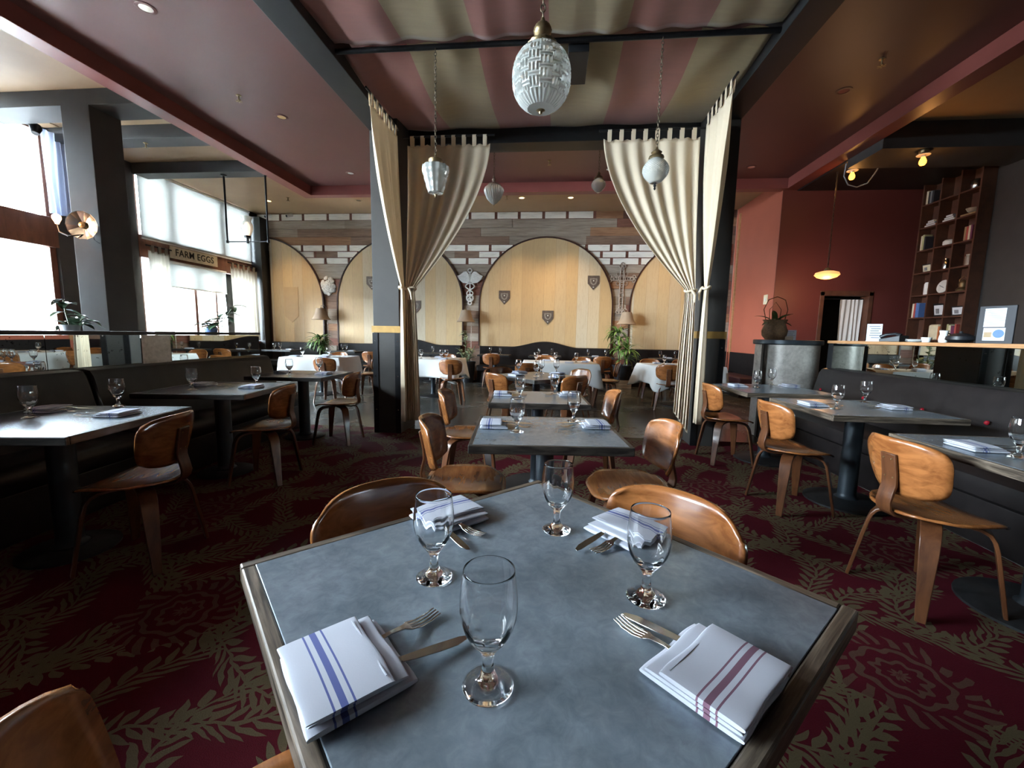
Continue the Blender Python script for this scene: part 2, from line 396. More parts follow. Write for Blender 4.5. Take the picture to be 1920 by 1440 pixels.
    def prism(s, poly, axis, lo, hi, m=0):
        """extrude a 2D polygon; axis 'x','y','z' = extrusion axis"""
        n = len(poly)
        def P(a, b, h): return {'x': (h, a, b), 'y': (a, h, b), 'z': (a, b, h)}[axis]
        vs = [P(a, b, lo) for a, b in poly] + [P(a, b, hi) for a, b in poly]
        fs = [tuple(range(n - 1, -1, -1)), tuple(range(n, 2 * n))] + [(i, (i + 1) % n, n + (i + 1) % n, n + i) for i in range(n)]
        return s.add(vs, fs, m)
    def build(s, name, mat, parent=None, smooth=40, bevel=0, solid=0, subd=0, solid_off=0.0):
        me = bpy.data.meshes.new(name); me.from_pydata(s.v, [], s.f)
        for k in ([mat] if isinstance(mat, str) else mat): me.materials.append(MATS[k])
        me.polygons.foreach_set('material_index', s.m)
        if smooth:
            me.shade_smooth()
            me.set_sharp_from_angle(angle=math.radians(smooth))
        me.update()
        import bmesh
        bm = bmesh.new(); bm.from_mesh(me); bmesh.ops.recalc_face_normals(bm, faces=bm.faces); bm.to_mesh(me); bm.free()
        o = bpy.data.objects.new(name, me); COL.objects.link(o)
        if parent is not None: o.parent = parent
        if solid:
            md = o.modifiers.new('thickness', 'SOLIDIFY'); md.thickness = solid; md.offset = solid_off
        if subd:
            md = o.modifiers.new('smooth', 'SUBSURF'); md.levels = subd; md.render_levels = subd
        if bevel:
            md = o.modifiers.new('edges', 'BEVEL'); md.width = bevel; md.segments = 2; md.limit_method = 'ANGLE'; md.angle_limit = math.radians(50)
        return o

def tag(o, label, cat, group=None, kind=None):
    o['label'] = label; o['category'] = cat
    if group: o['group'] = group
    if kind: o['kind'] = kind
    return o
def thing(name, label, cat, loc=(0, 0, 0), rz=0.0, group=None):
    o = bpy.data.objects.new(name, None); COL.objects.link(o); o.empty_display_size = 0.05
    o.location = loc; o.rotation_euler = (0, 0, rz)
    return tag(o, label, cat, group)
def dup(root, loc, rz=0.0, label=None, group=None, scale=None):
    r = root.copy(); COL.objects.link(r); r.location = loc; r.rotation_euler = (0, 0, rz)
    if label: r['label'] = label
    if group: r['group'] = group
    if scale: r.scale = (scale,) * 3 if not isinstance(scale, tuple) else scale
    for ch in list(root.children):
        c = ch.copy(); COL.objects.link(c); c.parent = r
        for g in list(ch.children):
            d = g.copy(); COL.objects.link(d); d.parent = c
    return r
def struct(o, label=None, cat=None):
    o['kind'] = 'structure'
    if label: o['label'] = label; o['category'] = cat or o.name.split('_')[0].split('.')[0]
    return o
def rot2(x, y, a): return (x * math.cos(a) - y * math.sin(a), x * math.sin(a) + y * math.cos(a))

# ---------------------------------------------------------------- the room shell
CEIL = 4.45
XL, XR, YF, YB = -8.3, 7.1, -5.0, 11.3
struct(MB().box(-8.5, XR + .2, YF - .2, YB + .2, -0.1, 0.0).build('floor', 'polished_concrete', smooth=0), 'dark polished concrete floor around the carpeted seating area', 'floor')
# fitted carpet, in a shallow mesh of its own over the concrete
struct(MB().box(-4.0, 3.2, YF, 5.22, 0.0, 0.006).build('floor_carpet', 'carpet_pattern', smooth=0), 'crimson carpet patterned with olive leaves and medallions', 'carpet')
struct(MB().box(-8.5, XR + .2, YF - .2, YB + .2, CEIL, CEIL + .1).build('ceiling', 'tan_paint', smooth=0), 'tan ceiling around the dropped maroon tray', 'ceiling')
struct(MB().box(-5.4, 4.5, YF, 9.08, 4.415, 4.449).build('ceiling_tray', 'maroon_paint', smooth=0), 'maroon ceiling panel framed by the red border', 'ceiling')
b = MB()
b.box(-5.64, -5.4, YF, 9.28, 4.22, CEIL); b.box(4.5, 4.74, YF, 9.28, 4.22, CEIL); b.box(-5.4, 4.5, 9.08, 9.28, 4.22, CEIL)
struct(b.build('trim_1', 'beam_red_paint', smooth=0, bevel=.004), 'red boxed border hanging below the ceiling around the maroon tray', 'trim')

# window wall: solid pieces around the openings
wl = MB(); T0, T1 = XL - .25, XL
wl.box(T0, T1, YF - .2, -2.8, 0, CEIL); wl.box(T0, T1, -2.8, 2.8, 0, .95); wl.box(T0, T1, -2.8, 2.8, 4.2, CEIL)
wl.box(T0, T1, 2.8, 4.95, 0, CEIL); wl.box(T0, T1, 4.95, 6.42, 0, .95); wl.box(T0, T1, 4.95, 6.42, 4.4, CEIL)
wl.box(T0, T1, 6.42, 7.8, 0, CEIL); wl.box(T0, T1, 7.8, 10.95, 0, .95); wl.box(T0, T1, 7.8, 10.95, 4.42, CEIL); wl.box(T0, T1, 10.95, YB + .2, 0, CEIL)
struct(wl.build('wall_left', 'dark_wall_paint', smooth=0))
struct(MB().box(-8.5, XR + .2, YF - .25, YF, 0, CEIL).build('wall_front', 'dark_wall_paint', smooth=0))
struct(MB().box(4.47, 4.62, 9.2, YB, 0, CEIL).build('wall_orange', 'orange_paint', smooth=0), 'bright orange side wall beside the wood-clad back wall', 'wall')
# dark wainscot on the orange wall, its pale corner trim
struct(MB().box(4.445, 4.47, 9.2, 11.05, 0, .93).build('trim_2', 'black_leather', smooth=0), 'dark wainscot along the foot of the orange wall', 'trim')
struct(MB().box(4.44, 4.475, 11.05, 11.12, .9, 4.3).build('trim_3', 'rail_wood', smooth=0), 'pale wood strip where orange wall meets plank wall', 'trim')
rw = MB(); rw.box(4.472, 4.62, 9.185, 9.2, 0, CEIL); rw.box(4.62, 5.36, 9.185, 9.4, 0, CEIL); rw.box(6.36, XR, 9.185, 9.4, 0, CEIL); rw.box(5.36, 6.36, 9.185, 9.4, 2.24, CEIL)
struct(rw.build('wall_red', 'brick_red_paint', smooth=0), 'deep red wall with the doorway behind the bar', 'wall')
struct(MB().box(4.62, XR + .2, 10.9, 11.0, 0, CEIL).build('wall_passage', 'black_paint', smooth=0))
struct(MB().box(XR, XR + .2, YF - .2, 11.2, 0, CEIL).build('wall_right', 'dark_wall_paint', smooth=0))
bk = MB().box(-8.5, 4.62, YB + .05, YB + .25, 0, CEIL)
struct(bk.build('wall_back_core', 'dark_wall_paint', smooth=0))

# reclaimed plank cladding with rows of white painted bricks-like blocks
pk = MB(); rows = []
z = CEIL
W, P_ = 'w', 'p'
for kind, h in ((W, .185), (P_, .215), (P_, .215), (P_, .215), (W, .175), (W, .165), (W, .175), (P_, .2), (P_, .2), (P_, .21), (P_, .2), (P_, .21), (P_, .2), (P_, .21), (P_, .2), (P_, .2), (P_, .21), (P_, .2), (P_, .2), (P_, .2), (P_, .2), (P_, .2), (P_, .2)):
    rows.append((kind, max(0, z - h), z)); z -= h
    if z <= 0: break
rnd = random.Random(11)
def plank_mat(ri, x):
    if ri in (1, 2) and -3.6 < x < .4: return rnd.choice((0, 4, 4))
    if ri in (1, 2, 3) and x > .4: return rnd.choice((3, 5, 1, 2))
    if ri == 1: return rnd.choice((0, 0, 4))
    if ri == 2: return rnd.choice((1, 1, 0))
    if ri == 3: return rnd.choice((2, 2, 1)) if x < -3.6 else rnd.choice((1, 0))
    if ri in (7, 8): return rnd.choice((0, 4, 0, 1))
    if ri == 9: return rnd.choice((2, 3, 2))
    return rnd.choice((0, 1, 1, 2, 3, 0, 1, 4))
for ri, (kind, z0, z1) in enumerate(rows):
    x = -8.3; off = (.35 if ri % 2 else 0)
    white_to = {0: .95, 4: 4.47, 5: 4.47, 6: 4.47}.get(ri, -99)
    if kind == W:
        x0 = -8.3
        while x0 < 4.45:
            w = rnd.uniform(.60, .72)
            first = (x0 == -8.3)
            if first: w = .72 - off
            x1 = min(x0 + w, 4.45)
            brown = (x0 > white_to) or (ri == 5 and -7.1 < x0 < -6.2) or (ri == 5 and -3.6 < x0 < -2.2) or (ri == 4 and -5.6 < x0 < -4.6)
            dz = .012
            if brown: pk.box(x0, x1, YB - rnd.uniform(.012, .026), YB + .05, z0 + .002, z1 - .002, plank_mat(3, x0))
            else:
                pk.box(x0, x1 - .075, YB - .032, YB + .05, z0 + dz, z1 - dz, 6)
                pk.box(x1 - .075, x1, YB - .014, YB + .05, z0, z1, 3)
                pk.box(x0, x1 - .075, YB - .012, YB + .05, z0, z0 + dz, 3); pk.box(x0, x1 - .075, YB - .012, YB + .05, z1 - dz, z1, 3)
            x0 = x1
    else:
        while x < 4.45:
            x1 = min(x + rnd.uniform(1.0, 3.4), 4.45)
            pk.box(x, x1 - .003, YB - rnd.uniform(.010, .03), YB + .05, z0 + .002, z1 - .002, plank_mat(ri, x)); x = x1
struct(pk.build('wall_back', PLANK + ['white_painted_wood'], smooth=0), 'back wall of mixed reclaimed planks with rows of white painted blocks', 'wall')

# windows: frames with mullions, panes
def window(n, y0, y1, parts, mull=()):
    """parts: list of (z0, z1) glazed heights; frame of timber around and between them"""
    b = MB(); fx0, fx1 = XL - .16, XL - .06
    zz0, zz1 = parts[0][0], parts[-1][1]
    b.box(fx0, fx1, y0, y0 + .09, zz0 - .02, zz1 + .02); b.box(fx0, fx1, y1 - .09, y1, zz0 - .02, zz1 + .02)
    for a, c in zip(parts[:-1], parts[1:]): b.box(fx0 - .02, fx1 + .07, y0, y1, a[1], c[0])
    b.box(fx0, fx1, y0, y1, zz0 - .08, zz0); b.box(fx0, fx1, y0, y1, zz1, zz1 + .06)
    for (ym, w, k) in mull:
        b.box(fx0, fx1, ym - w / 2, ym + w / 2, parts[k][0], parts[k][1])
    o = struct(b.build('window_%d' % n, 'window_wood', smooth=0, bevel=.004))
    for a, c in parts:
        MB().box(XL - .125, XL - .118, y0 + .08, y1 - .08, a, c).build('pane', 'window_pane', o, smooth=0)
    return o
w1 = window(1, 4.95, 6.42, [(.97, 2.56), (3.04, 4.38)])
w2 = window(2, 7.8, 10.95, [(.97, 2.68), (3.12, 4.4)], [(8.55, .12, 1), (9.95, .14, 1), (9.15, .07, 0), (9.75, .05, 0), (8.45, .05, 0)])
w3 = window(3, -2.8, 2.8, [(.97, 2.56), (3.04, 4.18)], [(-.9, .1, 0), (1.0, .1, 0), (-.9, .1, 1), (1.0, .1, 1)])
# sill board along the window wall
struct(MB().box(XL - .05, XL + .16, 2.1, 11.0, .90, .95).build('trim_4', 'window_wood', smooth=0, bevel=.004), 'timber sill under the street windows', 'sill')

# free-standing column and cross beams on the window side
struct(MB().box(-6.79, -6.36, 5.44, 5.87, 0, 4.26).build('column', 'charcoal_paint', smooth=0, bevel=.006), 'grey square column between the window bays carrying the round sconce', 'column')
for y0, y1, lab in ((5.44, 5.87, 'grey ceiling beam over the sconce column'), (6.40, 6.72, 'second grey beam behind the sconce column'), (7.78, 8.08, 'grey beam from which the pipe lantern hangs')):
    struct(MB().box(-8.3, -5.63, y0, y1, 4.245, CEIL).build('beam', 'charcoal_paint', smooth=0, bevel=.006), lab, 'beam')
struct(MB().box(-8.3, -8.02, 5.88, 6.38, 4.44, 4.449).build('trim_5', 'tan_paint', smooth=0))
struct(MB().box(-8.3, -8.0, 10.95, 11.28, 0, 4.3).build('trim_6', 'black_paint', smooth=0), 'black corner post between window wall and plank wall', 'post')
# bar side: dark dropped beam and soffit over the bar
struct(MB().box(4.74, XR, 7.0, 7.75, 4.08, CEIL).build('beam', 'dark_wall_paint', smooth=0), 'dark dropped beam over the bar with a bare bulb', 'beam')
struct(MB().box(4.74, XR, 7.75, 9.2, 4.2, CEIL).build('ceiling_bar', 'black_paint', smooth=0))
# canopy posts and frame
for x0, x1, lab in ((-2.2, -1.87, 'charcoal canopy post with gold band on the window side'), (1.63, 1.925, 'charcoal canopy post with gold band on the bar side')):
    c = struct(MB().box(x0, x1, 4.95, 5.5, 0, 4.415).build('column', 'charcoal_paint', smooth=0, bevel=.006), lab, 'column')
    MB().box(x0 - .015, x1 + .015, 4.935, 5.515, 1.255, 1.335).build('gold_band', 'gold_paint', c, smooth=0)
    g = MB()
    for xx in (x0, x1 - .05): g.box(xx - .008, xx + .058, 4.94, 4.952, 0, 1.25)
    MB.build(g, 'corner_guard', 'black_metal', c, smooth=0)
    n = MB()
    for xx in (x0 + .025, x1 - .025):
        for zz in (1.15, .72, .3): n.lathe([(.009, 0), (.006, .005), (0, .006)], 8, (xx, 4.94, zz), axis=(0, -1, 0))
    n.build('rivets', 'steel', c)
b = MB(); b.box(-2.2, -1.93, .3, 5.62, 3.58, 3.86); b.box(1.68, 1.925, .3, 5.62, 3.58, 3.86); b.box(-1.93, 1.68, 5.35, 5.62, 3.58, 3.86); b.box(-1.93, 1.68, .3, .55, 3.58, 3.86)
struct(b.build('beam_canopy', 'black_paint', smooth=0, bevel=.005), 'black timber frame holding the striped canopy between the posts', 'beam')

# ground and sky-lit street outside the windows
struct(MB().box(-13.5, -8.56, -25, 30, -.25, -.13).build('ground_sidewalk', 'sidewalk', smooth=0))
struct(MB().box(-60, -13.5, -40, 60, -.35, -.25).build('ground_street', 'asphalt', smooth=0))

# ---------------------------------------------------------------- chairs
def make_chair(name, label):
    r = thing(name, label, 'chair')
    def seat(u, v):
        a, c = 2 * u - 1, 2 * v - 1
        w = .222 * (1 - .10 * max(0, -c) ** 2)
        x = w * a * math.sqrt(max(0, 1 - .44 * c ** 4)); y = .218 * c * math.sqrt(max(0, 1 - .36 * a ** 4))
        z = .447 - .016 * (1 - a * a) * (1 - .5 * c * c) - .030 * max(0, c - .45) ** 2 * 3.2 + .012 * max(0, -c - .5) + .006 * a * a
        return (x, y, z)
    MB().grid(seat, 16, 16).build('seat', 'chair_wood', r, smooth=60, solid=.012, solid_off=-1)
    yb = lambda z: -.195 - (z - .53) * .20
    def back(u, v):
        a, c = 2 * u - 1, 2 * v - 1
        hw = .205 + .012 * c
        x = hw * a * math.sqrt(max(0, 1 - .30 * c ** 4)); z = .665 + .137 * c * math.sqrt(max(0, 1 - .46 * a ** 4))
        return (x, yb(z) + .075 * a * a, z)
    MB().grid(back, 18, 12).build('backrest', 'chair_wood', r, smooth=60, solid=.012, solid_off=0)
    sp = [(0, .06, .424), (0, -.08, .418), (0, -.165, .416), (0, -.212, .428), (0, -.238, .455), (0, -.243, .49), (0, -.235, .53), (0, yb(.57) - .022, .57), (0, yb(.62) - .0145, .62), (0, yb(.72) - .0145, .725)]
    spn = MB().strip(sp, [.07] * 3 + [.076] * 7, .013, (1, 0, 0)).build('spine', 'chair_leg_wood', r, smooth=50, bevel=.003)
    n = MB()
    for xx in (-.02, .02):
        for zz in (.61, .70): n.lathe([(.005, 0), (.0035, .003), (0, .004)], 8, (xx, yb(zz) - .021, zz), axis=(0, -1, -.2))
    n.build('rivets', 'brass', spn)
    for a in (45, 135, 225, 315):
        ca, sa = math.cos(math.radians(a)), math.sin(math.radians(a))
        path = [(q * ca, q * sa, zz) for q, zz in ((.02, .412), (.12, .412), (.165, .406), (.195, .39), (.213, .36), (.224, .32), (.243, .22), (.268, .08), (.282, 0))]
        MB().strip(path, [.074, .074, .074, .073, .072, .070, .060, .046, .038], .016, (-sa, ca, 0)).build('leg', 'chair_leg_wood', r, smooth=50, bevel=.003)
    return r
chair0 = make_chair('bentwood_chair', 'bent plywood chair')
CH = 'bentwood dining chairs'
first = [True]
def chair(x, y, deg, label):
    """deg: heading of the sitter, 0 = +y (towards the back wall), counter-clockwise"""
    a = math.radians(deg)
    if first[0]:
        first[0] = False; chair0.location = (x, y, .006 if y < 5.22 else 0); chair0.rotation_euler = (0, 0, a); chair0['label'] = label; chair0['group'] = CH
        return chair0
    return dup(chair0, (x, y, .006 if y < 5.22 and -4 < x < 3.2 else 0), a, label, CH)

chair(-.345, 1.0, -135, 'orange-brown plywood chair tucked at far window-side edge of foreground zinc table')
chair(.222, 1.045, 135, 'glossy honey plywood chair tucked at far bar-side edge of foreground zinc table')
chair(-.385, .44, -45, 'plywood chair cropped by the lower corner beside foreground zinc table')
chair(-.46, 2.20, -84, 'chair on window side of the first small table behind the foreground table')
chair(.435, 2.25, 98, 'chair on bar side of the first small table behind the foreground table')
chair(-.66, 3.28, -86, 'chair on window side of the second small centre table')
chair(.33, 3.56, 93, 'chair on bar side of the second small centre table')
chair(-.56, 5.02, -42, 'near window-side chair at the diamond-set centre table, its back to the camera')
chair(.16, 4.98, 40, 'near bar-side chair at the diamond-set centre table, its back to the camera')
chair(-.60, 5.70, -135, 'far window-side chair at the diamond-set centre table, facing the camera')
chair(.26, 5.72, 130, 'far bar-side chair at the diamond-set centre table, back glinting white')
chair(-2.21, 1.97, 101, 'dark chair facing the nearest window-side booth table')
chair(-2.40, 3.22, 99, 'chair facing the middle window-side booth table')
chair(-2.42, 4.47, 93, 'chair facing the far window-side booth table beside the canopy post')
chair(1.85, 2.13, -83, 'honey chair facing the nearest bar-side booth table')
chair(1.81, 3.24, -83, 'honey chair facing the middle bar-side booth table')
chair(1.79, 4.40, -86, 'honey chair facing the far bar-side booth table by the tied curtain')
chair(-3.98, 7.08, 2, 'dark chair at the near side of the white-clothed table by the window bay')
chair(-3.62, 7.85, 95, 'chair at the bar-side end of the white-clothed table by the window bay')
chair(-4.75, 8.72, 180, 'chair behind the white-clothed table by the window bay')
chair(-1.82, 7.42, 4, 'dark chair before the white-clothed table next to the window-side curtain')
chair(-2.35, 8.98, 180, 'chair behind the white-clothed table next to the window-side curtain')
chair(-1.48, 10.08, 0, 'chair at the small back table under the window-side half of the middle arch')
chair(-.42, 7.05, 2, 'chair at the near edge of the white-clothed table before the middle arch')
chair(.98, 7.75, 80, 'chair at the bar-side end of the white-clothed table before the middle arch')
chair(-.15, 8.95, 180, 'chair behind the white-clothed table before the middle arch, window side')
chair(.62, 8.95, 180, 'chair behind the white-clothed table before the middle arch, bar side')
chair(1.12, 9.85, 3, 'chair at the small back table beside the tall potted plant')
chair(-.2, 10.02, 0, 'chair at the small back table under the crest of the booth back')
chair(2.0, 7.5, -8, 'chair at near side of the white-clothed table beside the bar-side curtain')
chair(2.05, 8.92, 180, 'chair behind the white-clothed table beside the bar-side curtain, plant side')
chair(2.72, 8.95, 180, 'chair behind the white-clothed table beside the bar-side curtain, wall side')
chair(-4.35, 9.75, 0, 'chair just visible behind the window-side canopy post at a small back table')

# ---------------------------------------------------------------- tables
T = .75
def make_table(name, label, w, d, top='zinc_sheet', edge=('table_edge_wood', 'table_edge_wood_cross'), rim=.02, base_r=.29, pole_r=.048, rim_w=None):
    r = thing(name, label, 'table')
    b = MB().box(-w / 2 + rim, w / 2 - rim, -d / 2 + rim, d / 2 - rim, T - .03, T)
    b.build('tabletop', top, r, smooth=0, bevel=.0015)
    e = MB(); k = T - .0005
    e.box(-w / 2, w / 2, -d / 2, -d / 2 + rim, T - .042, k); e.box(-w / 2, w / 2, d / 2 - rim, d / 2, T - .042, k)
    e.box(-w / 2, -w / 2 + rim, -d / 2 + rim, d / 2 - rim, T - .042, k, 1); e.box(w / 2 - rim, w / 2, -d / 2 + rim, d / 2 - rim, T - .042, k, 1)
    e.build('edge_band', edge, r, smooth=0, bevel=.004)
    MB().lathe([(pole_r * 1.5, .032), (pole_r * 1.05, .05), (pole_r, .07), (pole_r, .69), (pole_r * 1.6, .705), (.15, .712), (.15, .72)], 20).build('pedestal', 'pole_metal', r, smooth=50)
    MB().lathe([(base_r, .0), (base_r, .012), (base_r * .92, .02), (base_r * .4, .032), (pole_r * 1.5, .038)], 32).build('base', 'cast_iron', r, smooth=50)
    return r
fg = make_table('dining_table', 'large blue-grey zinc table with worn wooden rim in the foreground', .88, .88, rim=.026)
fg.location = (-.038, .786, .006); fg.rotation_euler = (0, 0, math.radians(45)); fg['group'] = 'zinc topped tables'
c2 = make_table('dining_table', 'first small zinc table behind the foreground table', .76, .70, edge=('dark_edge_wood', 'dark_edge_wood')); c2.location = (-.028, 2.20, .006); c2.rotation_euler = (0, 0, math.radians(5.5))
ZT = 'zinc topped tables'
c2['group'] = ZT
dup(c2, (-.113, 3.375, .006), math.radians(4.2), 'second small zinc table down the centre of the room', ZT)
c4 = make_table('dining_table', 'diamond-set zinc table under the rear edge of the canopy', .868, .868, edge=('dark_edge_wood', 'dark_edge_wood')); c4.location = (-.20, 5.26, 0); c4.rotation_euler = (0, 0, math.radians(45)); c4['group'] = ZT
bt = make_table('dining_table', 'zinc table at the nearest window-side booth', .86, .82, edge=('dark_edge_wood', 'dark_edge_wood'), base_r=.215, pole_r=.06)
bt['group'] = ZT
def corner_place(cx, cy_, deg, sx, sy, w, d):
    dx, dy = rot2(sx * w / 2, sy * d / 2, math.radians(deg)); return (cx + dx, cy_ + dy, .006)
bt.location = corner_place(-2.195, 1.642, 9, -1, 1, .86, .82); bt.rotation_euler = (0, 0, math.radians(9))
dup(bt, corner_place(-2.399, 2.948, 8, -1, 1, .80, .86), math.radians(8), 'zinc table at the middle window-side booth', ZT)
dup(bt, corner_place(-2.499, 4.221, 3, -1, 1, .80, .82), math.radians(3), 'zinc table at the far window-side booth', ZT)
br = make_table('dining_table', 'zinc table at the nearest bar-side booth, cropped by the frame', .86, .82, base_r=.28, pole_r=.06); br.location = (1.865 + .43, 2.459 - .41, .006); br['group'] = ZT
dup(br, (1.889 + .43, 2.984 + .40, .006), math.radians(1), 'zinc table at the middle bar-side booth', ZT)
dup(br, (1.80 + .43, 4.047 + .45, .006), math.radians(3), 'zinc table at the far bar-side booth by the metal-clad bar end', ZT)
# small dark tables along the back banquettes
sm = make_table('dining_table', 'small dark table at the back booth nearest the window wall', .80, .62, 'black_paint', ('black_paint', 'black_paint'), .02, .2, .04); sm.location = (-7.2, 10.53, 0); sm['group'] = 'dark tables along the back wall'
BT = [(-5.45, 10.53, 'small dark table at the back booth beside the bell lamp'), (-3.15, 10.53, 'small dark table at the back booth behind the window-side curtain'),
      (-1.48, 10.53, 'small dark table under the window-side half of the middle arch'), (-.2, 10.53, 'small dark table under the crest of the booth back'),
      (1.08, 10.53, 'small dark table beside the tall potted plant'), (2.8, 10.53, 'small dark table at the back booth next to the orange wall')]
for x, y, l in BT: dup(sm, (x, y, 0), 0, l, 'dark tables along the back wall')

# cloth covered tables
def make_cloth(w, d, drop, seed):
    rn = random.Random(seed); ph = [rn.uniform(0, 6) for _ in range(6)]
    n = 96; per = []
    for i in range(n):
        s = i / n * 4; k = int(s); f = s - k
        p = [(-w / 2 + w * f, -d / 2, 0, -1), (w / 2, -d / 2 + d * f, 1, 0), (w / 2 - w * f, d / 2, 0, 1), (-w / 2, d / 2 - d * f, -1, 0)][k]
        c = max(0, abs(f - .5) * 2 - .55) / .45
        # corner normals swing round to the diagonal
        cx, cy_ = p[0] / (w / 2), p[1] / (d / 2)
        nx, ny = (p[2] * (1 - c * .6) + cx * c * .7, p[3] * (1 - c * .6) + cy_ * c * .7)
        l = math.hypot(nx, ny); per.append((p[0], p[1], nx / l, ny / l, c, s))
    rows = 10
    vs = [(0, 0, T + .006)]; fs = []
    for j in range(0, rows + 1):
        t = j / rows
        for (x, y, nx, ny, c, s) in per:
            if j == 0: vs.append((x, y, T + .006)); continue
            wv = math.sin(s * 7.1 + ph[0]) + .6 * math.sin(s * 13.3 + ph[1])
            out = .010 + t * (.035 + .022 * wv) + c * c * t * (.06 + .03 * math.sin(s * 30))
            dr = (drop + .12 * c) * t
            vs.append((x + nx * out, y + ny * out, T + .006 - .004 * (j == 1) - dr))
    for i in range(n): fs.append((0, 1 + i, 1 + (i + 1) % n))
    for j in range(rows):
        for i in range(n):
            a, b_ = 1 + j * n + i, 1 + j * n + (i + 1) % n; fs.append((a, a + n, b_ + n, b_))
    return MB().add(vs, fs)
WT = [(-4.62, 7.93, 1.15, .95, 3, 'window bay', 'the white-clothed table by the window bay'),
      (-2.40, 8.18, 1.10, .95, -2, 'window-side curtain', 'the white-clothed table next to the window-side curtain'),
      (.12, 7.98, 1.35, .98, 4, 'middle arch', 'the white-clothed table before the middle arch'),
      (2.35, 8.02, 1.25, .95, 12, 'bar-side curtain', 'the white-clothed table beside the bar-side curtain')]
for i, (x, y, w, d, deg, where, desc) in enumerate(WT):
    tb = make_table('banquet_table', 'pedestal table hidden under a white cloth ' + {0: 'by the window bay', 1: 'next to the window-side curtain', 2: 'before the middle arch', 3: 'beside the bar-side curtain'}[i], w, d, 'black_paint', ('black_paint', 'black_paint'), .02, .3, .045)
    tb.location = (x, y, 0); tb.rotation_euler = (0, 0, math.radians(deg)); tb['group'] = 'tables under white cloths'
    cl = make_cloth(w, d, .33, 20 + i).build('tablecloth', 'white_cloth', None, smooth=70, solid=.002, solid_off=1)
    cl.location = (x, y, 0); cl.rotation_euler = (0, 0, math.radians(deg))
    tag(cl, 'white tablecloth draped ' + ['over the table by the window bay', 'over the table next to the window-side curtain', 'over the table before the middle arch', 'over the table beside the bar-side curtain'][i], 'tablecloth', 'white tablecloths')

# ---------------------------------------------------------------- goblets
GP_out = [(.0365, 0), (.0368, .003), (.030, .0055), (.018, .010), (.0115, .017), (.0088, .026), (.0078, .036), (.0085, .046), (.011, .054), (.017, .062), (.027, .075), (.0345, .089), (.0390, .104), (.0410, .120), (.0405, .138), (.0385, .157), (.0366, .172), (.0362, .1762), (.0359, .1770)]
GP_in = [(.0355, .1772), (.0352, .1764), (.0357, .172), (.0376, .157), (.0395, .138), (.0399, .120), (.0378, .104), (.0330, .090), (.0240, .0775), (.0130, .0690), (0, .0665)]
def _flute(a, j, z):
    return 1.0 + (.018 * math.cos(a * 10) if 8 <= j <= 12 else 0)
gob0 = MB().lathe(GP_out + GP_in, 40, mod=_flute).build('water_goblet', 'clear_glass', None, smooth=80)
GG = 'stemmed water goblets'
gfirst = [True]
def goblet(x, y, label, z=T, s=1.0):
    z += .0064 + (.0005 if y < 5.22 and -4 < x < 3.2 else 0) if z == T and (y < 5.0 or abs(x + .2) < .9 and y < 5.9) else .0008
    if gfirst[0]: gfirst[0] = False; o = gob0
    else:
        o = gob0.copy(); COL.objects.link(o)
    o.location = (x, y, z); o.rotation_euler = (0, 0, random.uniform(0, 6)); return tag(o, label, 'glass', GG)

# ---------------------------------------------------------------- folded napkins and cutlery
def make_napkin(stripe, seed=1, L=.128, Wd=.165, H=.029):
    rn = random.Random(seed); b = MB()
    def layer(x0, x1, y0, y1, z0, z1, sag=.004, ph=0.0):
        def fn(u, v):
            # wrap-around cross-section: rounded slab
            a = v * 2 * PI; hx, hz = (x1 - x0) / 2, (z1 - z0) / 2
            yy = y0 + (y1 - y0) * u
            ex = math.copysign(abs(math.cos(a)) ** .35, math.cos(a)); ez = math.copysign(abs(math.sin(a)) ** .45, math.sin(a))
            wob = .0012 * math.sin(u * 9 + ph + a)
            edge = (2 * u - 1) ** 6
            return ((x0 + x1) / 2 + hx * ex + wob, yy + wob, (z0 + z1) / 2 + hz * ez * (1 - .55 * edge) + (.0010 * math.sin(u * 7 + ph) if ez > 0 else 0))
        b.grid(fn, 14, 28)
        for u in (0, 1): b.add([fn(u, k / 28) for k in range(28)], [tuple(range(28)) if u else tuple(range(27, -1, -1))])
    layer(-L / 2, L / 2 + .018, -Wd / 2, Wd / 2 - .004, 0, H * .42, ph=rn.uniform(0, 6))
    layer(-L / 2 + .002, L / 2 + .008, -Wd / 2 + .006, Wd / 2 - .002, H * .40, H * .72, ph=rn.uniform(0, 6))
    base = b
    r = base.build('folded_napkin', stripe, None, smooth=60)
    b = MB(); layer(-L / 2 - .002, L / 2 - .014, -Wd / 2 + .001, Wd / 2 - .001, H * .70, H, ph=rn.uniform(0, 6))
    b.box(L / 2 - .024, L / 2 - .022, -Wd / 2 + .012, Wd / 2 - .012, H - .0012, H - .0003)
    b.build('top_fold', stripe, r, smooth=60)
    return r
nap_b = make_napkin('napkin_blue_stripe', 1); nap_r = make_napkin('napkin_red_stripe', 2)
NG = 'folded striped napkins'
nused = set()
def napkin(x, y, deg, label, red=False, z=None, scale=None, lift=None):
    src = nap_r if red else nap_b
    zz = (T + .0065 if z is None else z)
    if src.name not in nused and scale is None:
        nused.add(src.name); o = src; o.location = (x, y, zz); o.rotation_euler = (0, 0, math.radians(deg)); o['label'] = label
    else: o = dup(src, (x, y, zz), math.radians(deg), label, None, scale)
    return tag(o, label, 'napkin', NG)

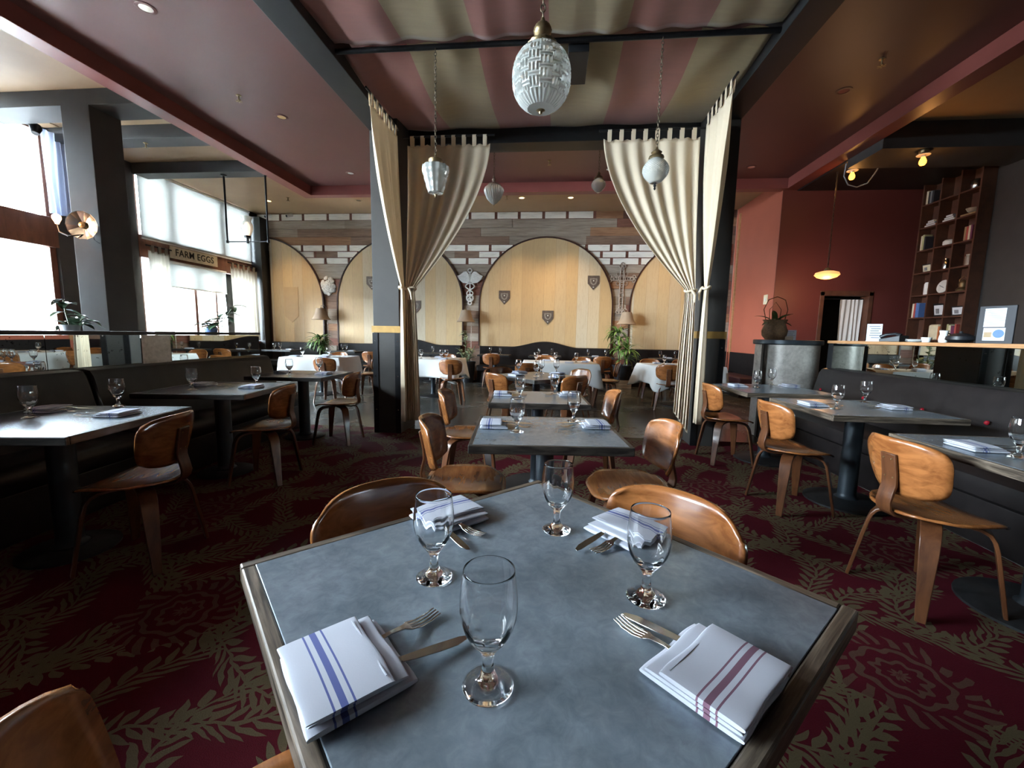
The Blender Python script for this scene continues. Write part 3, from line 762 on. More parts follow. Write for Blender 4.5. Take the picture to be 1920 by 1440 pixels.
def make_fork():
    b = MB()
    pts = [(0, 0, .0), (.03, 0, .001), (.07, 0, .003), (.10, 0, .006), (.125, 0, .0045), (.138, 0, .002)]
    b.strip(pts, [.020, .017, .010, .0080, .012, .025], .0026, (0, 1, 0))
    for k in range(4):
        yy = -.0105 + k * .0070
        b.strip([(.134, yy * .9, .003), (.155, yy, -.0005), (.175, yy, .001), (.195, yy * .95, .006)], [.0054, .0046, .0042, .0026], .0020, (0, 1, 0))
    return b.build('fork', 'steel', None, smooth=50, bevel=.0006)
def make_knife():
    b = MB()
    b.strip([(0, 0, .004), (.02, 0, .0045), (.06, 0, .005), (.10, 0, .0045), (.112, 0, .004)], [.021, .020, .015, .012, .010], [.006, .006, .005, .004, .0035], (0, 1, 0))
    blade = [(.110, -.006), (.13, -.0085), (.17, -.010), (.20, -.009), (.218, -.003), (.222, .005), (.21, .0085), (.16, .0085), (.11, .006)]
    b.prism(blade, 'z', .0034, .0050)
    return b.build('table_knife', 'steel', None, smooth=50, bevel=.0006)
fork0, knife0 = make_fork(), make_knife()
cut_used = set()
def cutlery(kind, base, tip, label, zb, zt, flip=0):
    """base: hidden end inside the napkin fold, tip: visible end"""
    src = fork0 if kind == 'fork' else knife0
    if src.name in cut_used: o = src.copy(); COL.objects.link(o)
    else: cut_used.add(src.name); o = src
    dx, dy = tip[0] - base[0], tip[1] - base[1]; L = .195 if kind == 'fork' else .222
    o.location = (base[0], base[1], zb)
    o.rotation_euler = (flip, -math.atan2(zt - zb, L), math.atan2(dy, dx))
    return tag(o, label, kind, 'forks tucked in napkins' if kind == 'fork' else 'knives tucked in napkins')
def set_pair(x, y, deg, z, who, order=1, reach=.05):
    """fork and knife sticking out of a napkin of heading deg"""
    a = math.radians(deg)
    for k, (kind, off, sk) in enumerate((('fork', .026 * order, .10 * order), ('knife', -.026 * order, -.05 * order))):
        L = .195 if kind == 'fork' else .222
        ux, uy = math.cos(a + sk), math.sin(a + sk)
        ox, oy = rot2(L * -.5 + reach + .06 - L * 0, off, a)
        bx, by = x + ox * .9, y + oy
        cutlery(kind, (bx, by), (bx + ux, by + uy), '%s tucked in %s' % ('fork' if kind == 'fork' else 'knife', who), z + .0185, z + .004)

Z0 = T + .0065
FGN = [(-.295, .527, 45, 'napkin at the near window-side corner of foreground table', False), (.257, .583, 135, 'red-striped napkin at the near bar-side corner of foreground table', True),
       (-.272, 1.065, -45, 'napkin at the far window-side edge of foreground table', False), (.208, 1.042, 225, 'napkin at the far bar-side edge of foreground table', False)]
for x, y, dg, l, red in FGN: napkin(x, y, dg, ('white ' if red else 'blue-striped white ') + l, red)
def cut_at(kind, tip, direc, label, flip=0):
    L = .195 if kind == 'fork' else .222
    d = Vector(direc).normalized(); cutlery(kind, (tip[0] - d.x * L, tip[1] - d.y * L), tip, label, Z0 + .0195, Z0 + .002, flip)
cut_at('fork', (-.192, .676), (.072, .095), 'fork tines-up out of the near window-side napkin, foreground table')
cut_at('knife', (-.124, .619), (.099, .076), 'knife handle reaching from the near window-side napkin to front goblet')
cut_at('fork', (.127, .699), (-.087, .098), 'fork fanned out of the red-striped napkin, foreground table')
cut_at('knife', (.139, .714), (-.099, .086), 'knife lying beside the fork out of the red-striped napkin')
cut_at('fork', (-.157, .967), (.088, -.047), 'fork out of the far window-side napkin, foreground table')
cut_at('knife', (-.180, .892), (.066, -.071), 'knife out of the far window-side napkin, foreground table')
cut_at('knife', (.064, .925), (-.083, -.089), 'knife out of the far bar-side napkin, foreground table')
cut_at('fork', (.104, .922), (-.064, -.059), 'fork out of the far bar-side napkin, foreground table')
goblet(-.079, .537, 'large goblet nearest the camera on the foreground zinc table')
goblet(-.231, .789, 'goblet on the window side of the foreground zinc table')
goblet(.192, .774, 'goblet on the bar side of the foreground zinc table')
goblet(.022, 1.034, 'goblet near the far corner of the foreground zinc table')
# first and second centre tables
for nm, gl, nn in (('first centre table', ((-.175, 2.109), (.131, 2.438)), ((-.318, 2.225, 6), (.248, 2.315, 186))),
                   ('second centre table', ((-.247, 2.95 + .25), (.024, 3.568)), ((-.415, 3.42, 5), (.142, 3.52, 185)))):
    for (x, y), sd in zip(gl, ('window', 'bar')): goblet(x, y, 'goblet on the %s side of the %s' % (sd, nm))
    for (x, y, dg), sd in zip(nn, ('window', 'bar')):
        napkin(x, y, dg, 'blue-striped napkin on the %s side of the %s' % (sd, nm)); set_pair(x, y, dg, Z0, 'the %s-side napkin of the %s' % (sd, nm), 1 if sd == 'bar' else -1)
# diamond table
for (x, y), l in zip(((-.455, 5.50), (-.197, 5.09), (-.147, 5.514), (.05, 5.60)), ('window-side corner', 'near corner', 'middle', 'far bar-side edge')): goblet(x, y, 'goblet at the %s of the diamond-set table' % l)
for x, y, dg, l in ((-.45, 5.08, 45, 'near window-side edge'), (.06, 5.03, 135, 'near bar-side edge'), (-.44, 5.52, -45, 'far window-side edge'), (.07, 5.50, 225, 'far bar-side edge')):
    napkin(x, y, dg, 'white napkin at the %s of the diamond-set table' % l, z=T + .001)
# booth tables
for nm, gl, nn in (('nearest window-side booth table', ((-2.843, 1.977), (-2.751, 2.363)), ((-2.965, 2.16, 8), (-2.47, 2.12, 188))),
                   ('middle window-side booth table', ((-2.954, 3.133), (-2.642, 3.469)), ((-3.10, 3.40, 8), (-2.60, 3.36, 188))),
                   ('far window-side booth table', ((-2.995, 4.474), (-2.885, 4.90)), ((-3.18, 4.62, 3), (-2.66, 4.62, 183))),
                   ('nearest bar-side booth table', ((2.066, 2.012),), ((2.01, 2.15, 0),)),
                   ('middle bar-side booth table', ((2.092, 3.253), (2.569, 3.666)), ((2.005, 3.40, 2), (2.57, 3.36, 182))),
                   ('far bar-side booth table', ((2.119, 4.533), (2.424, 4.862)), ((1.95, 4.60, 3), (2.545, 4.72, 183)))):
    for k, (x, y) in enumerate(gl): goblet(x, y, 'goblet at the %s, %s' % (nm, ('towards the camera', 'towards the back wall')[k]))
    win = 'window' in nm
    for k, (x, y, dg) in enumerate(nn):
        pos = 'bench side' if (k == 0) == win else 'chair side'
        napkin(x, y, dg, 'napkin on the %s of the %s' % (pos, nm)); set_pair(x, y, dg, Z0, 'the napkin on the %s of the %s' % (pos, nm), 1 if k else -1)
# cloth tables
ZC = T + .0085
def gc(x, y, l): goblet(x, y, l, z=ZC)
for (x, y), l in zip(((-4.90, 7.75), (-4.42, 7.85)), ('window end', 'bar end')): gc(x, y, 'goblet at the %s of the white-clothed table by the window bay' % l)
for (x, y), l in zip(((-2.66, 7.93), (-2.58, 7.98), (-2.18, 8.00), (-2.10, 8.08)), ('first goblet from the post', 'second goblet from the post', 'third goblet from the post', 'fourth goblet from the post')): gc(x, y, l + ' on the white cloth next to window-side curtain')
for (x, y), l in zip(((-.32, 7.85), (.05, 8.12), (.44, 8.02)), ('window end', 'middle', 'bar end')): gc(x, y, 'goblet at the %s of the white-clothed table before the middle arch' % l)
gc(2.06, 7.98, 'goblet on the white cloth beside the bar-side curtain')
for x, y, dg, l in ((-4.98, 7.62, 90, 'near window end of the cloth by the window bay'), (-4.38, 7.62, 90, 'near bar end of the cloth by the window bay'), (-4.65, 8.2, -90, 'far side of the cloth by the window bay'),
                    (-2.12, 7.90, 90, 'near edge of the cloth next to the window-side curtain'), (-2.35, 8.45, -90, 'far edge of the cloth next to the window-side curtain'),
                    (.30, 7.72, 90, 'near edge of the cloth before the middle arch'), (-.12, 8.25, -90, 'far edge of the cloth before the middle arch'), (.62, 8.1, 180, 'bar end of the cloth before the middle arch'),
                    (2.12, 7.80, 90, 'near edge of the cloth beside the bar-side curtain'), (1.98, 8.22, 0, 'far edge of the cloth beside the bar-side curtain')):
    napkin(x, y, dg, 'napkin at the ' + l, z=ZC)
# small back tables
ZB = T + .0008
BK = ((-7.36, 10.40, 'window-side goblet at the back table nearest the window wall'), (-7.25, 10.48, 'bar-side goblet at the back table nearest the window wall'),
      (-5.55, 10.55, 'window-side goblet at the back table beside the bell lamp'), (-5.48, 10.62, 'bar-side goblet at the back table beside the bell lamp'), (-3.08, 10.5, 'goblet at the back table behind the window-side curtain'),
      (-1.62, 10.70, 'far goblet at the back table under the window half of middle arch'), (-1.33, 10.50, 'near goblet at the back table under the window half of middle arch'),
      (-.36, 10.72, 'window-side goblet at the back table below the booth crest'), (-.03, 10.72, 'bar-side goblet at the back table below the booth crest'),
      (.88, 10.66, 'window-side goblet at the back table beside the tall plant'), (1.31, 10.66, 'bar-side goblet at the back table beside the tall plant'),
      (2.62, 10.58, 'plant-side goblet at the back table next to orange wall'), (2.96, 10.50, 'wall-side goblet at the back table next to orange wall'))
for x, y, l in BK: goblet(x, y, l, z=T + .00001)
for x, y, l in ((-7.0, 10.5, 'nearest the window wall'), (-5.28, 10.52, 'beside the bell lamp'), (-1.48, 10.55, 'under the window half of middle arch'), (-.2, 10.6, 'below the booth crest'), (1.05, 10.55, 'beside the tall plant'), (2.8, 10.5, 'next to orange wall')):
    napkin(x, y, 90, 'white napkin on the back table ' + l, z=ZB)

# ---------------------------------------------------------------- booths
BO, BA = (-3.56, 2.4), math.radians(4.0)      # the window-side booth line leans a little off the room axis
def on_line(a, b):
    dx, dy = rot2(a, b - BO[1], BA); return (BO[0] + dx, BO[1] + dy)
def line_box(a0, a1, b0, b1, z0, z1):
    p = [on_line(a, b) for a, b in ((a0, b0), (a1, b0), (a1, b1), (a0, b1))]
    return MB().prism(p, 'z', z0, z1)
def bench(name, label, x_wall, side, y0, y1, x_back, seams=False, mat='black_leather', k=1.0):
    """banquette against a half wall; side = +1 when sitters face +x"""
    s = side; r = thing(name, label, 'booth seat', (x_wall, (y0 + y1) / 2, .006))
    if side > 0:
        p = on_line(0, (y0 + y1) / 2); r.location = (p[0], p[1], .006); r.rotation_euler = (0, 0, BA); k = .83
    L = (y1 - y0) / 2
    def prof(pts): return [(s * (a if a < .3 else .3 + (a - .3) * (1 - (1 - k) * 1.9)), z) for a, z in pts]
    MB().prism(prof([(.0, 0), (.58, 0), (.60, .05), (.60, .30), (.0, .30)]), 'y', -L, L).build('plinth', mat, r, smooth=30, bevel=.01)
    MB().prism(prof([(.10, .30), (.61, .30), (.655, .33), (.665, .39), (.65, .44), (.61, .465), (.40, .475), (.12, .46)]), 'y', -L + .006, L - .006).build('seat', mat, r, smooth=40, bevel=.018)
    MB().prism(prof([(.0, .30), (.20, .30), (.23, .46), (.215, .60), (.15, .88), (.12, .925), (.07, .935), (.0, .935)]), 'y', -L + .004, L - .004).build('back', mat, r, smooth=40, bevel=.018)
    return r
bench('booth_bench', 'black leather booth bench nearest the camera along the window-side half wall', -3.56, 1, -1.3, .78, 0)['group'] = 'window-side booth benches'
bench('booth_bench', 'black leather booth bench behind the nearest window-side table', -3.56, 1, .79, 2.755, 0)['group'] = 'window-side booth benches'
bench('booth_bench', 'black leather booth bench behind the middle and far window-side tables', -3.56, 1, 2.765, 5.0, 0)['group'] = 'window-side booth benches'
rb = bench('booth_bench', 'long dark leather booth bench with buttons coloured like red reflections along the mirrored bar front', 3.25, -1, .2, 5.2, 0)
for yy in (5.02, 4.36, 3.70, 3.18, 2.5, 1.8):
    MB().lathe([(.016, -.004), (.014, .005), (.009, .010), (0, .012)], 14, (-.215, yy - 2.7, .70), axis=(-1, 0, .25)).build('button', 'red_reflection_button', rb, smooth=60)

# half walls with antique mirror and rail
struct(line_box(-.50, -.02, -1.4, 5.02, 0, 1.17).build('wall_booth_window', 'charcoal_paint', smooth=0), 'charcoal half wall behind the window-side booths', 'half wall')
struct(line_box(-.08, .005, -1.4, 5.03, 1.195, 1.225).build('trim_7', 'charcoal_paint', smooth=0, bevel=.004), 'narrow dark rail along the top of the window-side half wall', 'rail')
def mirror(name, label, x, ys, z0, z1, face):
    r = None
    out = []
    for a, c, l in ys:
        o = (line_box(-.02, -.008, a, c, z0, z1) if face > 0 else MB().box(x - .012, x, a, c, z0, z1)).build(name, 'antique_mirror', None, smooth=0)
        tag(o, l, 'mirror', label); out.append(o)
    return out
mirror('antique_mirror', 'mirror panels above the window-side booths', -3.58, ((-1.3, .76, 'spotted antique mirror panel nearest the camera above the window-side booths'), (.765, 2.62, 'spotted antique mirror panel above the nearest window-side booth table'), (2.625, 3.36, 'spotted antique mirror panel before the worn grey panel'), (3.68, 5.02, 'spotted antique mirror panel above the far window-side booth table')), .935, 1.193, 1)
tag(line_box(-.02, -.005, 3.37, 3.67, .935, 1.193).build('zinc_panel', 'worn_zinc_panel', None, smooth=0), 'worn grey metal panel set between mirrors above the window-side booths', 'panel')
hb = MB().box(3.262, 3.86, .1, 5.33, 0, 1.222)
struct(hb.build('wall_bar', 'black_paint', smooth=0), 'black half wall of the host bar behind the bar-side booth', 'half wall')
mirror('antique_mirror', 'mirror panels on the bar front', 3.262, ((.2, 2.75, 'green-tinged mirror strip at the near end of the bar front'), (2.756, 5.22, 'green-tinged mirror strip at the far end of the bar front')), .94, 1.222, -1)
bc = thing('bar_counter', 'dark bar counter with pale wooden front edge', 'counter', (3.5, 2.8, 1.226))
MB().box(-.22, .40, -2.75, 2.53, 0, .03).build('countertop', 'black_paint', bc, smooth=0)
MB().box(-.255, -.22, -2.75, 2.53, 0, .032).build('edge_strip', 'rail_wood', bc, smooth=0, bevel=.004)
# rounded bar end clad in metal
be = thing('bar_end', 'rounded bar end clad in mottled metal sheet', 'counter end', (3.0, 5.72, .006))
MB().lathe([(.355, 0), (.355, 1.19)], 48).build('metal_cladding', 'worn_zinc_panel', be, smooth=40)
MB().lathe([(.375, 1.19), (.385, 1.2), (.385, 1.245), (.375, 1.25), (0, 1.25)], 48).build('counter_cap', 'pole_metal', be, smooth=40)
MB().box(-.362, -.35, -.17, -.12, 0, 1.19).build('seam_strip', 'charcoal_paint', be, smooth=0)

# banquettes along the back wall with crested backs
def back_bench(x0, x1, crest, label):
    r = thing('crested_booth_bench', label, 'booth seat', ((x0 + x1) / 2, 11.0, 0), 0, 'booth benches along the back wall')
    h = (x1 - x0) / 2; n = 40; poly = [(-h, .25), (h, .25)]
    for i in range(n + 1):
        x = h - 2 * h * i / n; c = 0
        if crest is not None:
            d = abs(x - crest) / .95; c = .155 * (.5 + .5 * math.cos(min(1, d) * PI))
        poly.append((x, .94 + c))
    MB().prism(poly, 'y', .13, .25).build('back', 'black_leather', r, smooth=30, bevel=.012)
    MB().box(-h, h, -.32, .13, .30, .46).build('seat', 'black_leather', r, smooth=0, bevel=.03)
    MB().box(-h, h, -.22, .25, 0, .30).build('plinth', 'black_leather', r, smooth=0, bevel=.01)
    return r
back_bench(-7.95, -6.47, None, 'black booth bench under the half arch beside the window wall')
back_bench(-5.98, -2.5, .3, 'black booth bench with a crested back under the arch behind the window-side post')
back_bench(-1.98, 1.47, .03, 'black booth bench with a crested back under the middle arch')
back_bench(1.97, 4.4, None, 'black booth bench under the arch beside the orange wall')

ob = thing('upholstered_bench', 'dark red upholstered bench along the foot of the orange wall', 'bench', (4.20, 9.95, 0))
MB().box(-.24, .24, -.7, .7, .28, .44).build('seat', 'oxblood_leather', ob, smooth=0, bevel=.03); MB().box(-.22, .22, -.68, .68, 0, .28).build('plinth', 'black_paint', ob, smooth=0)

# arch panels on the back wall
def arch(x0, x1, cx, rad, top, label, cutl=False, cutr=False):
    zs = top - rad; pts = []
    def edge(n=36):
        out = []
        for i in range(n + 1):
            a = PI * i / n; out.append((cx + rad * math.cos(a), zs + rad * math.sin(a)))
        return out
    arc = [p for p in edge() if x0 - 1e-6 <= p[0] <= x1 + 1e-6]
    if cutr: arc = [(x1, zs + math.sqrt(max(0, rad ** 2 - (x1 - cx) ** 2)))] + arc
    if cutl: arc = arc + [(x0, zs + math.sqrt(max(0, rad ** 2 - (x0 - cx) ** 2)))]
    poly = [(x0, .945), (x1, .945)] + arc
    q = [(a, b_) for a, b_ in poly]
    r = thing('arched_panel', label, 'wall panel', (0, 0, 0), 0, 'arched wooden panels on the back wall')
    MB().prism(q, 'y', YB - .078, YB - .036).build('boards', 'arch_boards', r, smooth=0)
    path = [(x1, YB - .045, .945)] + [(a, YB - .045, b_) for a, b_ in arc] + [(x0, YB - .045, .945)]
    e = MB(); P = [Vector(p) for p in path]; vs = []; fs = []
    cc = Vector((cx, YB, zs))
    for p in P:
        o = Vector((p.x - cx, 0, max(0, p.z - zs)));
        o = o.normalized() if o.length > 1e-6 else Vector((1, 0, 0))
        if p.z <= zs: o = Vector((1 if p.x > (x0 + x1) / 2 else -1, 0, 0))
        for (a, dy) in ((0, -.05), (.035, -.05), (.035, .008), (0, .008)): vs.append(p + o * a + Vector((0, dy, 0)))
    for i in range(len(P) - 1):
        for k in range(4): fs.append((i * 4 + k, i * 4 + (k + 1) % 4, i * 4 + 4 + (k + 1) % 4, i * 4 + 4 + k))
    e.add(vs, fs).build('edge_trim', 'dark_trim_wood', r, smooth=40)
    return r
arch(-7.95, -6.44, -8.22, 1.78, 3.80, 'pale wooden half arch beside the corner post', cutl=True)
arch(-5.99, -2.48, -4.235, 1.755, 3.785, 'pale wooden arch partly hidden by the window-side canopy post')
arch(-1.995, 1.485, -.255, 1.74, 3.775, 'large pale wooden arch in the middle of the back wall')
arch(1.965, 3.30, 3.70, 1.735, 3.77, 'pale wooden arch cut off behind the bar-side canopy post', cutr=True)

# shield plaques shaped like a house outline
def plaque(x, z, label, faint=False):
    r = thing('pentagon_plaque', label, 'plaque', (x, YB - .079, z), 0, 'pentagon plaques on the arches')
    w = .15
    MB().prism([(-w, w), (-w, -.05), (0, -.215), (w, -.05), (w, w)], 'y', -.012, 0).build('plate', 'plate_metal', r, smooth=0)
    sh = [(-.09, .085), (-.10, .03), (-.07, -.06), (0, -.10), (.07, -.06), (.10, .03), (.09, .085), (.04, .075), (0, .09), (-.04, .075)]
    MB().prism(sh, 'y', -.017, -.012).build('shield', 'plate_mark', r, smooth=0)
    MB().prism([(-.055, .055), (-.06, .02), (-.04, -.04), (0, -.065), (.04, -.04), (.06, .02), (.055, .055)], 'y', -.020, -.017).build('shield_field', 'plate_metal', r, smooth=0)
    MB().obox((0, -.021, .02), (.03, .003, .03)).build('emblem', 'plate_white', r, smooth=0); MB().obox((0, -.014, -.145), (.035, .004, .022)).build('date_tab', 'plate_white', r, smooth=0)
for x, z, l in ((-1.337, 2.27, 'dark pentagon plaque on the window half of the middle arch'), (.99, 2.67, 'dark pentagon plaque high on the bar half of the middle arch'), (-.17, 1.76, 'dark pentagon plaque low in the centre of the middle arch'),
                (-3.78, 1.98, 'dark pentagon plaque on the arch beside the tied curtain'), (-5.0, 2.62, 'dark pentagon plaque half hidden by the window-side post')): plaque(x, z, l)
gh = MB().prism([(-.21, .75), (-.21, -.05), (0, -.23), (.21, -.05), (.21, .75)], 'y', -.006, 0).build('pentagon_board', 'pale_board', None, smooth=0)
gh.location = (-7.36, YB - .079, 1.72); tag(gh, 'plain wooden pentagon board mounted on the half arch', 'plaque')

# rosette, winged staff, iron cross
ro = thing('plaster_rosette', 'white leafy plaster rosette between the first two arches', 'wall ornament', (-6.285, YB - .035, 2.52))
b = MB(); rn = random.Random(3)
for ring, (n, rad, sz) in enumerate(((10, .17, .085), (8, .10, .075), (5, .045, .06))):
    for i in range(n):
        a = 2 * PI * i / n + ring * .4 + rn.uniform(-.15, .15); rr_ = rad * rn.uniform(.85, 1.12)
        c = (rr_ * math.cos(a), -.02 - .02 * ring, rr_ * math.sin(a) * 1.1); s_ = sz * rn.uniform(.8, 1.1)
        b.lathe([(0, -s_ * .5), (s_ * .75, -s_ * .2), (s_ * .9, s_ * .1), (s_ * .45, s_ * .35), (0, s_ * .3)], 8, c, axis=(math.cos(a) * .6, -1, math.sin(a) * .6))
b.lathe([(0, -.03), (.06, -.01), (.05, .03), (0, .03)], 8, (.02, -.02, -.22), axis=(0, -1, -.3))
b.build('leaves', 'white_plaster', ro, smooth=30)
cd = thing('winged_staff', 'white winged staff with twin snakes between the window-side post arch and middle arch', 'wall ornament', (-2.272, YB - .04, 2.5))
b = MB(); b.cyl((0, -.02, -.36), .018, .78, 12); b.tube([(.05 * math.cos(a), -.02, .44 + .05 * math.sin(a)) for a in [2 * PI * k / 16 for k in range(16)]], .018, 8, closed=True)
b.build('rod', 'white_plaster', cd, smooth=40)
for s in (-1, 1):
    w = [(.01, .02), (.06, -.04), (.20, -.02), (.30, .06), (.355, .16), (.27, .19), (.17, .27), (.10, .28), (.03, .20)]
    MB().prism([(s * a, .14 + c) for a, c in w], 'y', -.045, -.01).build('wing', 'white_plaster', cd, smooth=0, bevel=.008)
    f = MB()
    for k in range(5): f.tube([(s * (.05 + .02 * k), -.05, .15 + .045 * k), (s * (.17 + .03 * k), -.052, .16 + .03 * k), (s * (.27 + .015 * k), -.048, .215 + .01 * k)], .006, 6)
    f.build('feathers', 'white_plaster', cd, smooth=40)
    MB().tube([(s * .14 * math.sin(k / 14 * PI * 2.4) * (1 - k / 22), -.03 - .012 * (k % 2), .12 - .46 * k / 14) for k in range(15)], .016, 8).build('snake', 'white_plaster', cd, smooth=40)
b = MB(); b.tube([(.085 * math.cos(a), -.02, -.28 + .085 * math.sin(a)) for a in [2 * PI * k / 20 for k in range(20)]], .026, 8, closed=True)
b.tube([(.045 * math.cos(a), -.02, -.41 + .045 * math.sin(a)) for a in [2 * PI * k / 16 for k in range(16)]], .02, 8, closed=True); b.build('rings', 'white_plaster', cd, smooth=40)
ic = thing('iron_cross', 'ornate openwork iron cross between the middle arch and the curtain', 'wall ornament', (1.72, YB - .04, 2.45))
b = MB()
for s in (-1, 1):
    b.tube([(s * .045, 0, -.55), (s * .045, 0, .55)], .015, 6)
    b.tube([(s * .04, 0, .345), (s * .30, 0, .345)], .014, 6); b.tube([(s * .04, 0, .26), (s * .30, 0, .26)], .014, 6)
b.build('bars', 'rusty_iron', ic, smooth=40)
def ring(x, z, r, t=.013): MB().tube([(x + r * math.cos(a), -.005, z + r * math.sin(a)) for a in [2 * PI * k / 14 for k in range(14)]], t, 6, closed=True).build('scroll', 'rusty_iron', ic, smooth=40)
for x, z in ((-.3, .3), (.3, .3), (0, .62), (0, -.5)):
    for dx, dz in ((.045, 0), (-.045, 0), (0, .05), (0, -.05)): ring(x + dx, z + dz, .04)
ring(0, .3, .09); ring(0, .3, .05); ring(0, -.12, .06)
for zz in (.48, .12, -.02, -.22, -.34): ring(0, zz, .035, .007)
for s in (-1, 1):
    for zz in (.42, .18): ring(s * .10, zz, .045, .007)
    ring(s * .17, .30, .03, .007); ring(s * .07, -.55, .045)

# bell-shaded floor lamps
def bell_lamp(x, y, label, sgn):
    r = thing('floor_lamp', label, 'lamp', (x, y, 0), 0, 'bell shaded floor lamps by the back wall')
    MB().lathe([(.14, 0), (.14, .015), (.03, .03), (.015, .05)], 24, (sgn * .13, .1, 0)).build('base', 'black_metal', r)
    MB().tube([(sgn * .13, .1, .03), (sgn * .13, .1, 1.75), (sgn * .12, .08, 1.88), (sgn * .07, .04, 1.965), (sgn * .01, .0, 1.95), (0, 0, 1.9)], .009, 8).build('pole', 'rusty_iron', r)
    MB().lathe([(.245, 0), (.20, .05), (.165, .13), (.14, .22), (.118, .30)], 20, (0, 0, 1.575), mod=lambda a, j, z: 1 + .02 * math.cos(a * 8)).build('lamp_shade', 'cream_shade', r, smooth=50, solid=.004)
    MB().lathe([(.02, 0), (.035, .03), (.03, .07), (.01, .10)], 12, (0, 0, 1.80)).build('socket', 'brass', r)
    return r
for (x, y, l, s) in ((-6.33, 10.93, 'bell-shaded floor lamp between the half arch and next arch', 1), (-2.32, 10.93, 'bell-shaded floor lamp below the winged staff', 1), (1.83, 10.9, 'bell-shaded floor lamp behind the tall plant below the cross', -1)): bell_lamp(x, y, l, s)

# ---------------------------------------------------------------- plants
def leaf_blade(b, p0, az, el, L, w, droop, m=0, n=6):
    p = Vector(p0); d = Vector((math.cos(az) * math.cos(el), math.sin(az) * math.cos(el), math.sin(el))); side = Vector((-math.sin(az), math.cos(az), 0))
    pts = []; e = el
    for i in range(n + 1):
        t = i / n; pts.append((p.copy(), w * math.sin(PI * min(1, .12 + t * .88)) ** .8))
        e -= droop / n; dd = Vector((math.cos(az) * math.cos(e), math.sin(az) * math.cos(e), math.sin(e))); p = p + dd * (L / n)
    vs = []; fs = []
    for q, ww in pts: up = Vector((0, 0, .25 * ww)); vs += [q - side * ww + up, q, q + side * ww + up]
    for i in range(n): a = i * 3; fs += [(a, a + 1, a + 4, a + 3), (a + 1, a + 2, a + 5, a + 4)]
    b.add(vs, fs, m)
def rosette_head(b, c, n, L, w, rn, el=(.1, 1.3), droop=(.8, 2.0)):
    for i in range(n):
        leaf_blade(b, c, rn.uniform(0, 2 * PI), rn.uniform(*el), L * rn.uniform(.7, 1.15), w * rn.uniform(.8, 1.1), rn.uniform(*droop))
def pot(r, rad, h, mat, z=0): 
    MB().lathe([(rad * .78, 0), (rad * .98, h * .9), (rad * 1.06, h * .9), (rad * 1.06, h), (rad * .92, h), (rad * .9, h * .86), (0, h * .86)], 24, (0, 0, z)).build('pot', mat, r, smooth=40)
rn = random.Random(5)
dr = thing('potted_dracaena', 'bushy green dracaena behind the white-clothed table by the window bay', 'plant', (-6.3, 10.75, 0))
pot(dr, .17, .5, 'black_plastic')
MB().tube([(0, 0, .42), (.02, 0, .75), (0, .02, 1.0)], .022, 8).build('stem', 'stem_green', dr)
b = MB()
for c, n, L in (((0, 0, 1.02), 44, .42), ((.12, -.02, .9), 24, .36), ((-.1, .02, .88), 20, .34), ((.05, 0, .75), 16, .34)): rosette_head(b, c, n, L, .028, rn)
b.build('foliage', 'leaf_green', dr, smooth=0)
cp = thing('potted_corn_plant', 'tall spiky green plant in a black pot beside the cross', 'plant', (1.70, 10.45, .21))
pot(cp, .235, .36, 'black_plastic')
MB().tube([(-.06, 0, .3), (-.12, 0, .8), (-.13, 0, 1.15)], .02, 8).build('stem', 'stem_green', cp); MB().tube([(.05, 0, .3), (.07, 0, .6), (.1, 0, .72)], .02, 8).build('stem', 'stem_green', cp)
b = MB()
for c, n, L in (((-.13, 0, 1.15), 40, .46), ((-.12, 0, .95), 30, .44), ((.10, -.05, .72), 40, .46), ((.06, -.05, .5), 24, .42), ((-.1, 0, .72), 22, .4)): rosette_head(b, c, n, L, .024, rn, (.2, 1.45), (.6, 2.2))
b.build('foliage', 'leaf_fresh', cp, smooth=0)
cr = thing('wooden_crate', 'wooden crate under the black plant pot', 'crate', (1.72, 10.45, 0))
b = MB()
for zz in (.005, .075, .145): b.box(-.19, .19, -.19, -.175, zz, zz + .062); b.box(-.19, .19, .175, .19, zz, zz + .062); b.box(-.19, -.175, -.175, .175, zz, zz + .062); b.box(.175, .19, -.175, .175, zz, zz + .062)
b.box(-.175, .175, -.175, .175, .195, .209); b.build('slats', 'crate_wood', cr, smooth=0)
b = MB()
for x in (-.17, .15):
    for y in (-.17, .15): b.box(x, x + .02, y, y + .02, .0, .207)
b.build('corner_posts', 'crate_wood', cr, smooth=0)
def oval_leaf(b, c, az, el, L, w, roll=0): leaf_blade(b, c, az, el, L, w, .7, n=5)
vg = thing('variegated_rubber_plant', 'variegated cream and green plant below the winged staff', 'plant', (-2.22, 10.72, 0))
pot(vg, .2, .55, 'black_plastic')
b = MB(); st = MB()
stems = [[(0, 0, .45), (-.05, 0, .8), (-.06, -.02, 1.1), (-.03, -.02, 1.32)], [(0, 0, .45), (.1, 0, .75), (.2, -.03, .95)], [(0, 0, .45), (.03, -.1, .7), (.05, -.15, .85)], [(0, 0, .45), (-.14, -.02, .72), (-.2, -.05, .9)]]
for s in stems:
    st.tube(s, .011, 6)
    for k in range(14 if s is stems[0] else 9):
        t = .25 + .75 * k / 13; i = min(len(s) - 2, int(t * (len(s) - 1))); f = t * (len(s) - 1) - i
        p = Vector(s[i]).lerp(Vector(s[i + 1]), min(1, f)); oval_leaf(b, p, rn.uniform(0, 2 * PI), rn.uniform(.1, 1.1), rn.uniform(.15, .23), rn.uniform(.04, .06))
st.build('stems', 'stem_green', vg); b.build('foliage', 'leaf_variegated', vg, smooth=0)
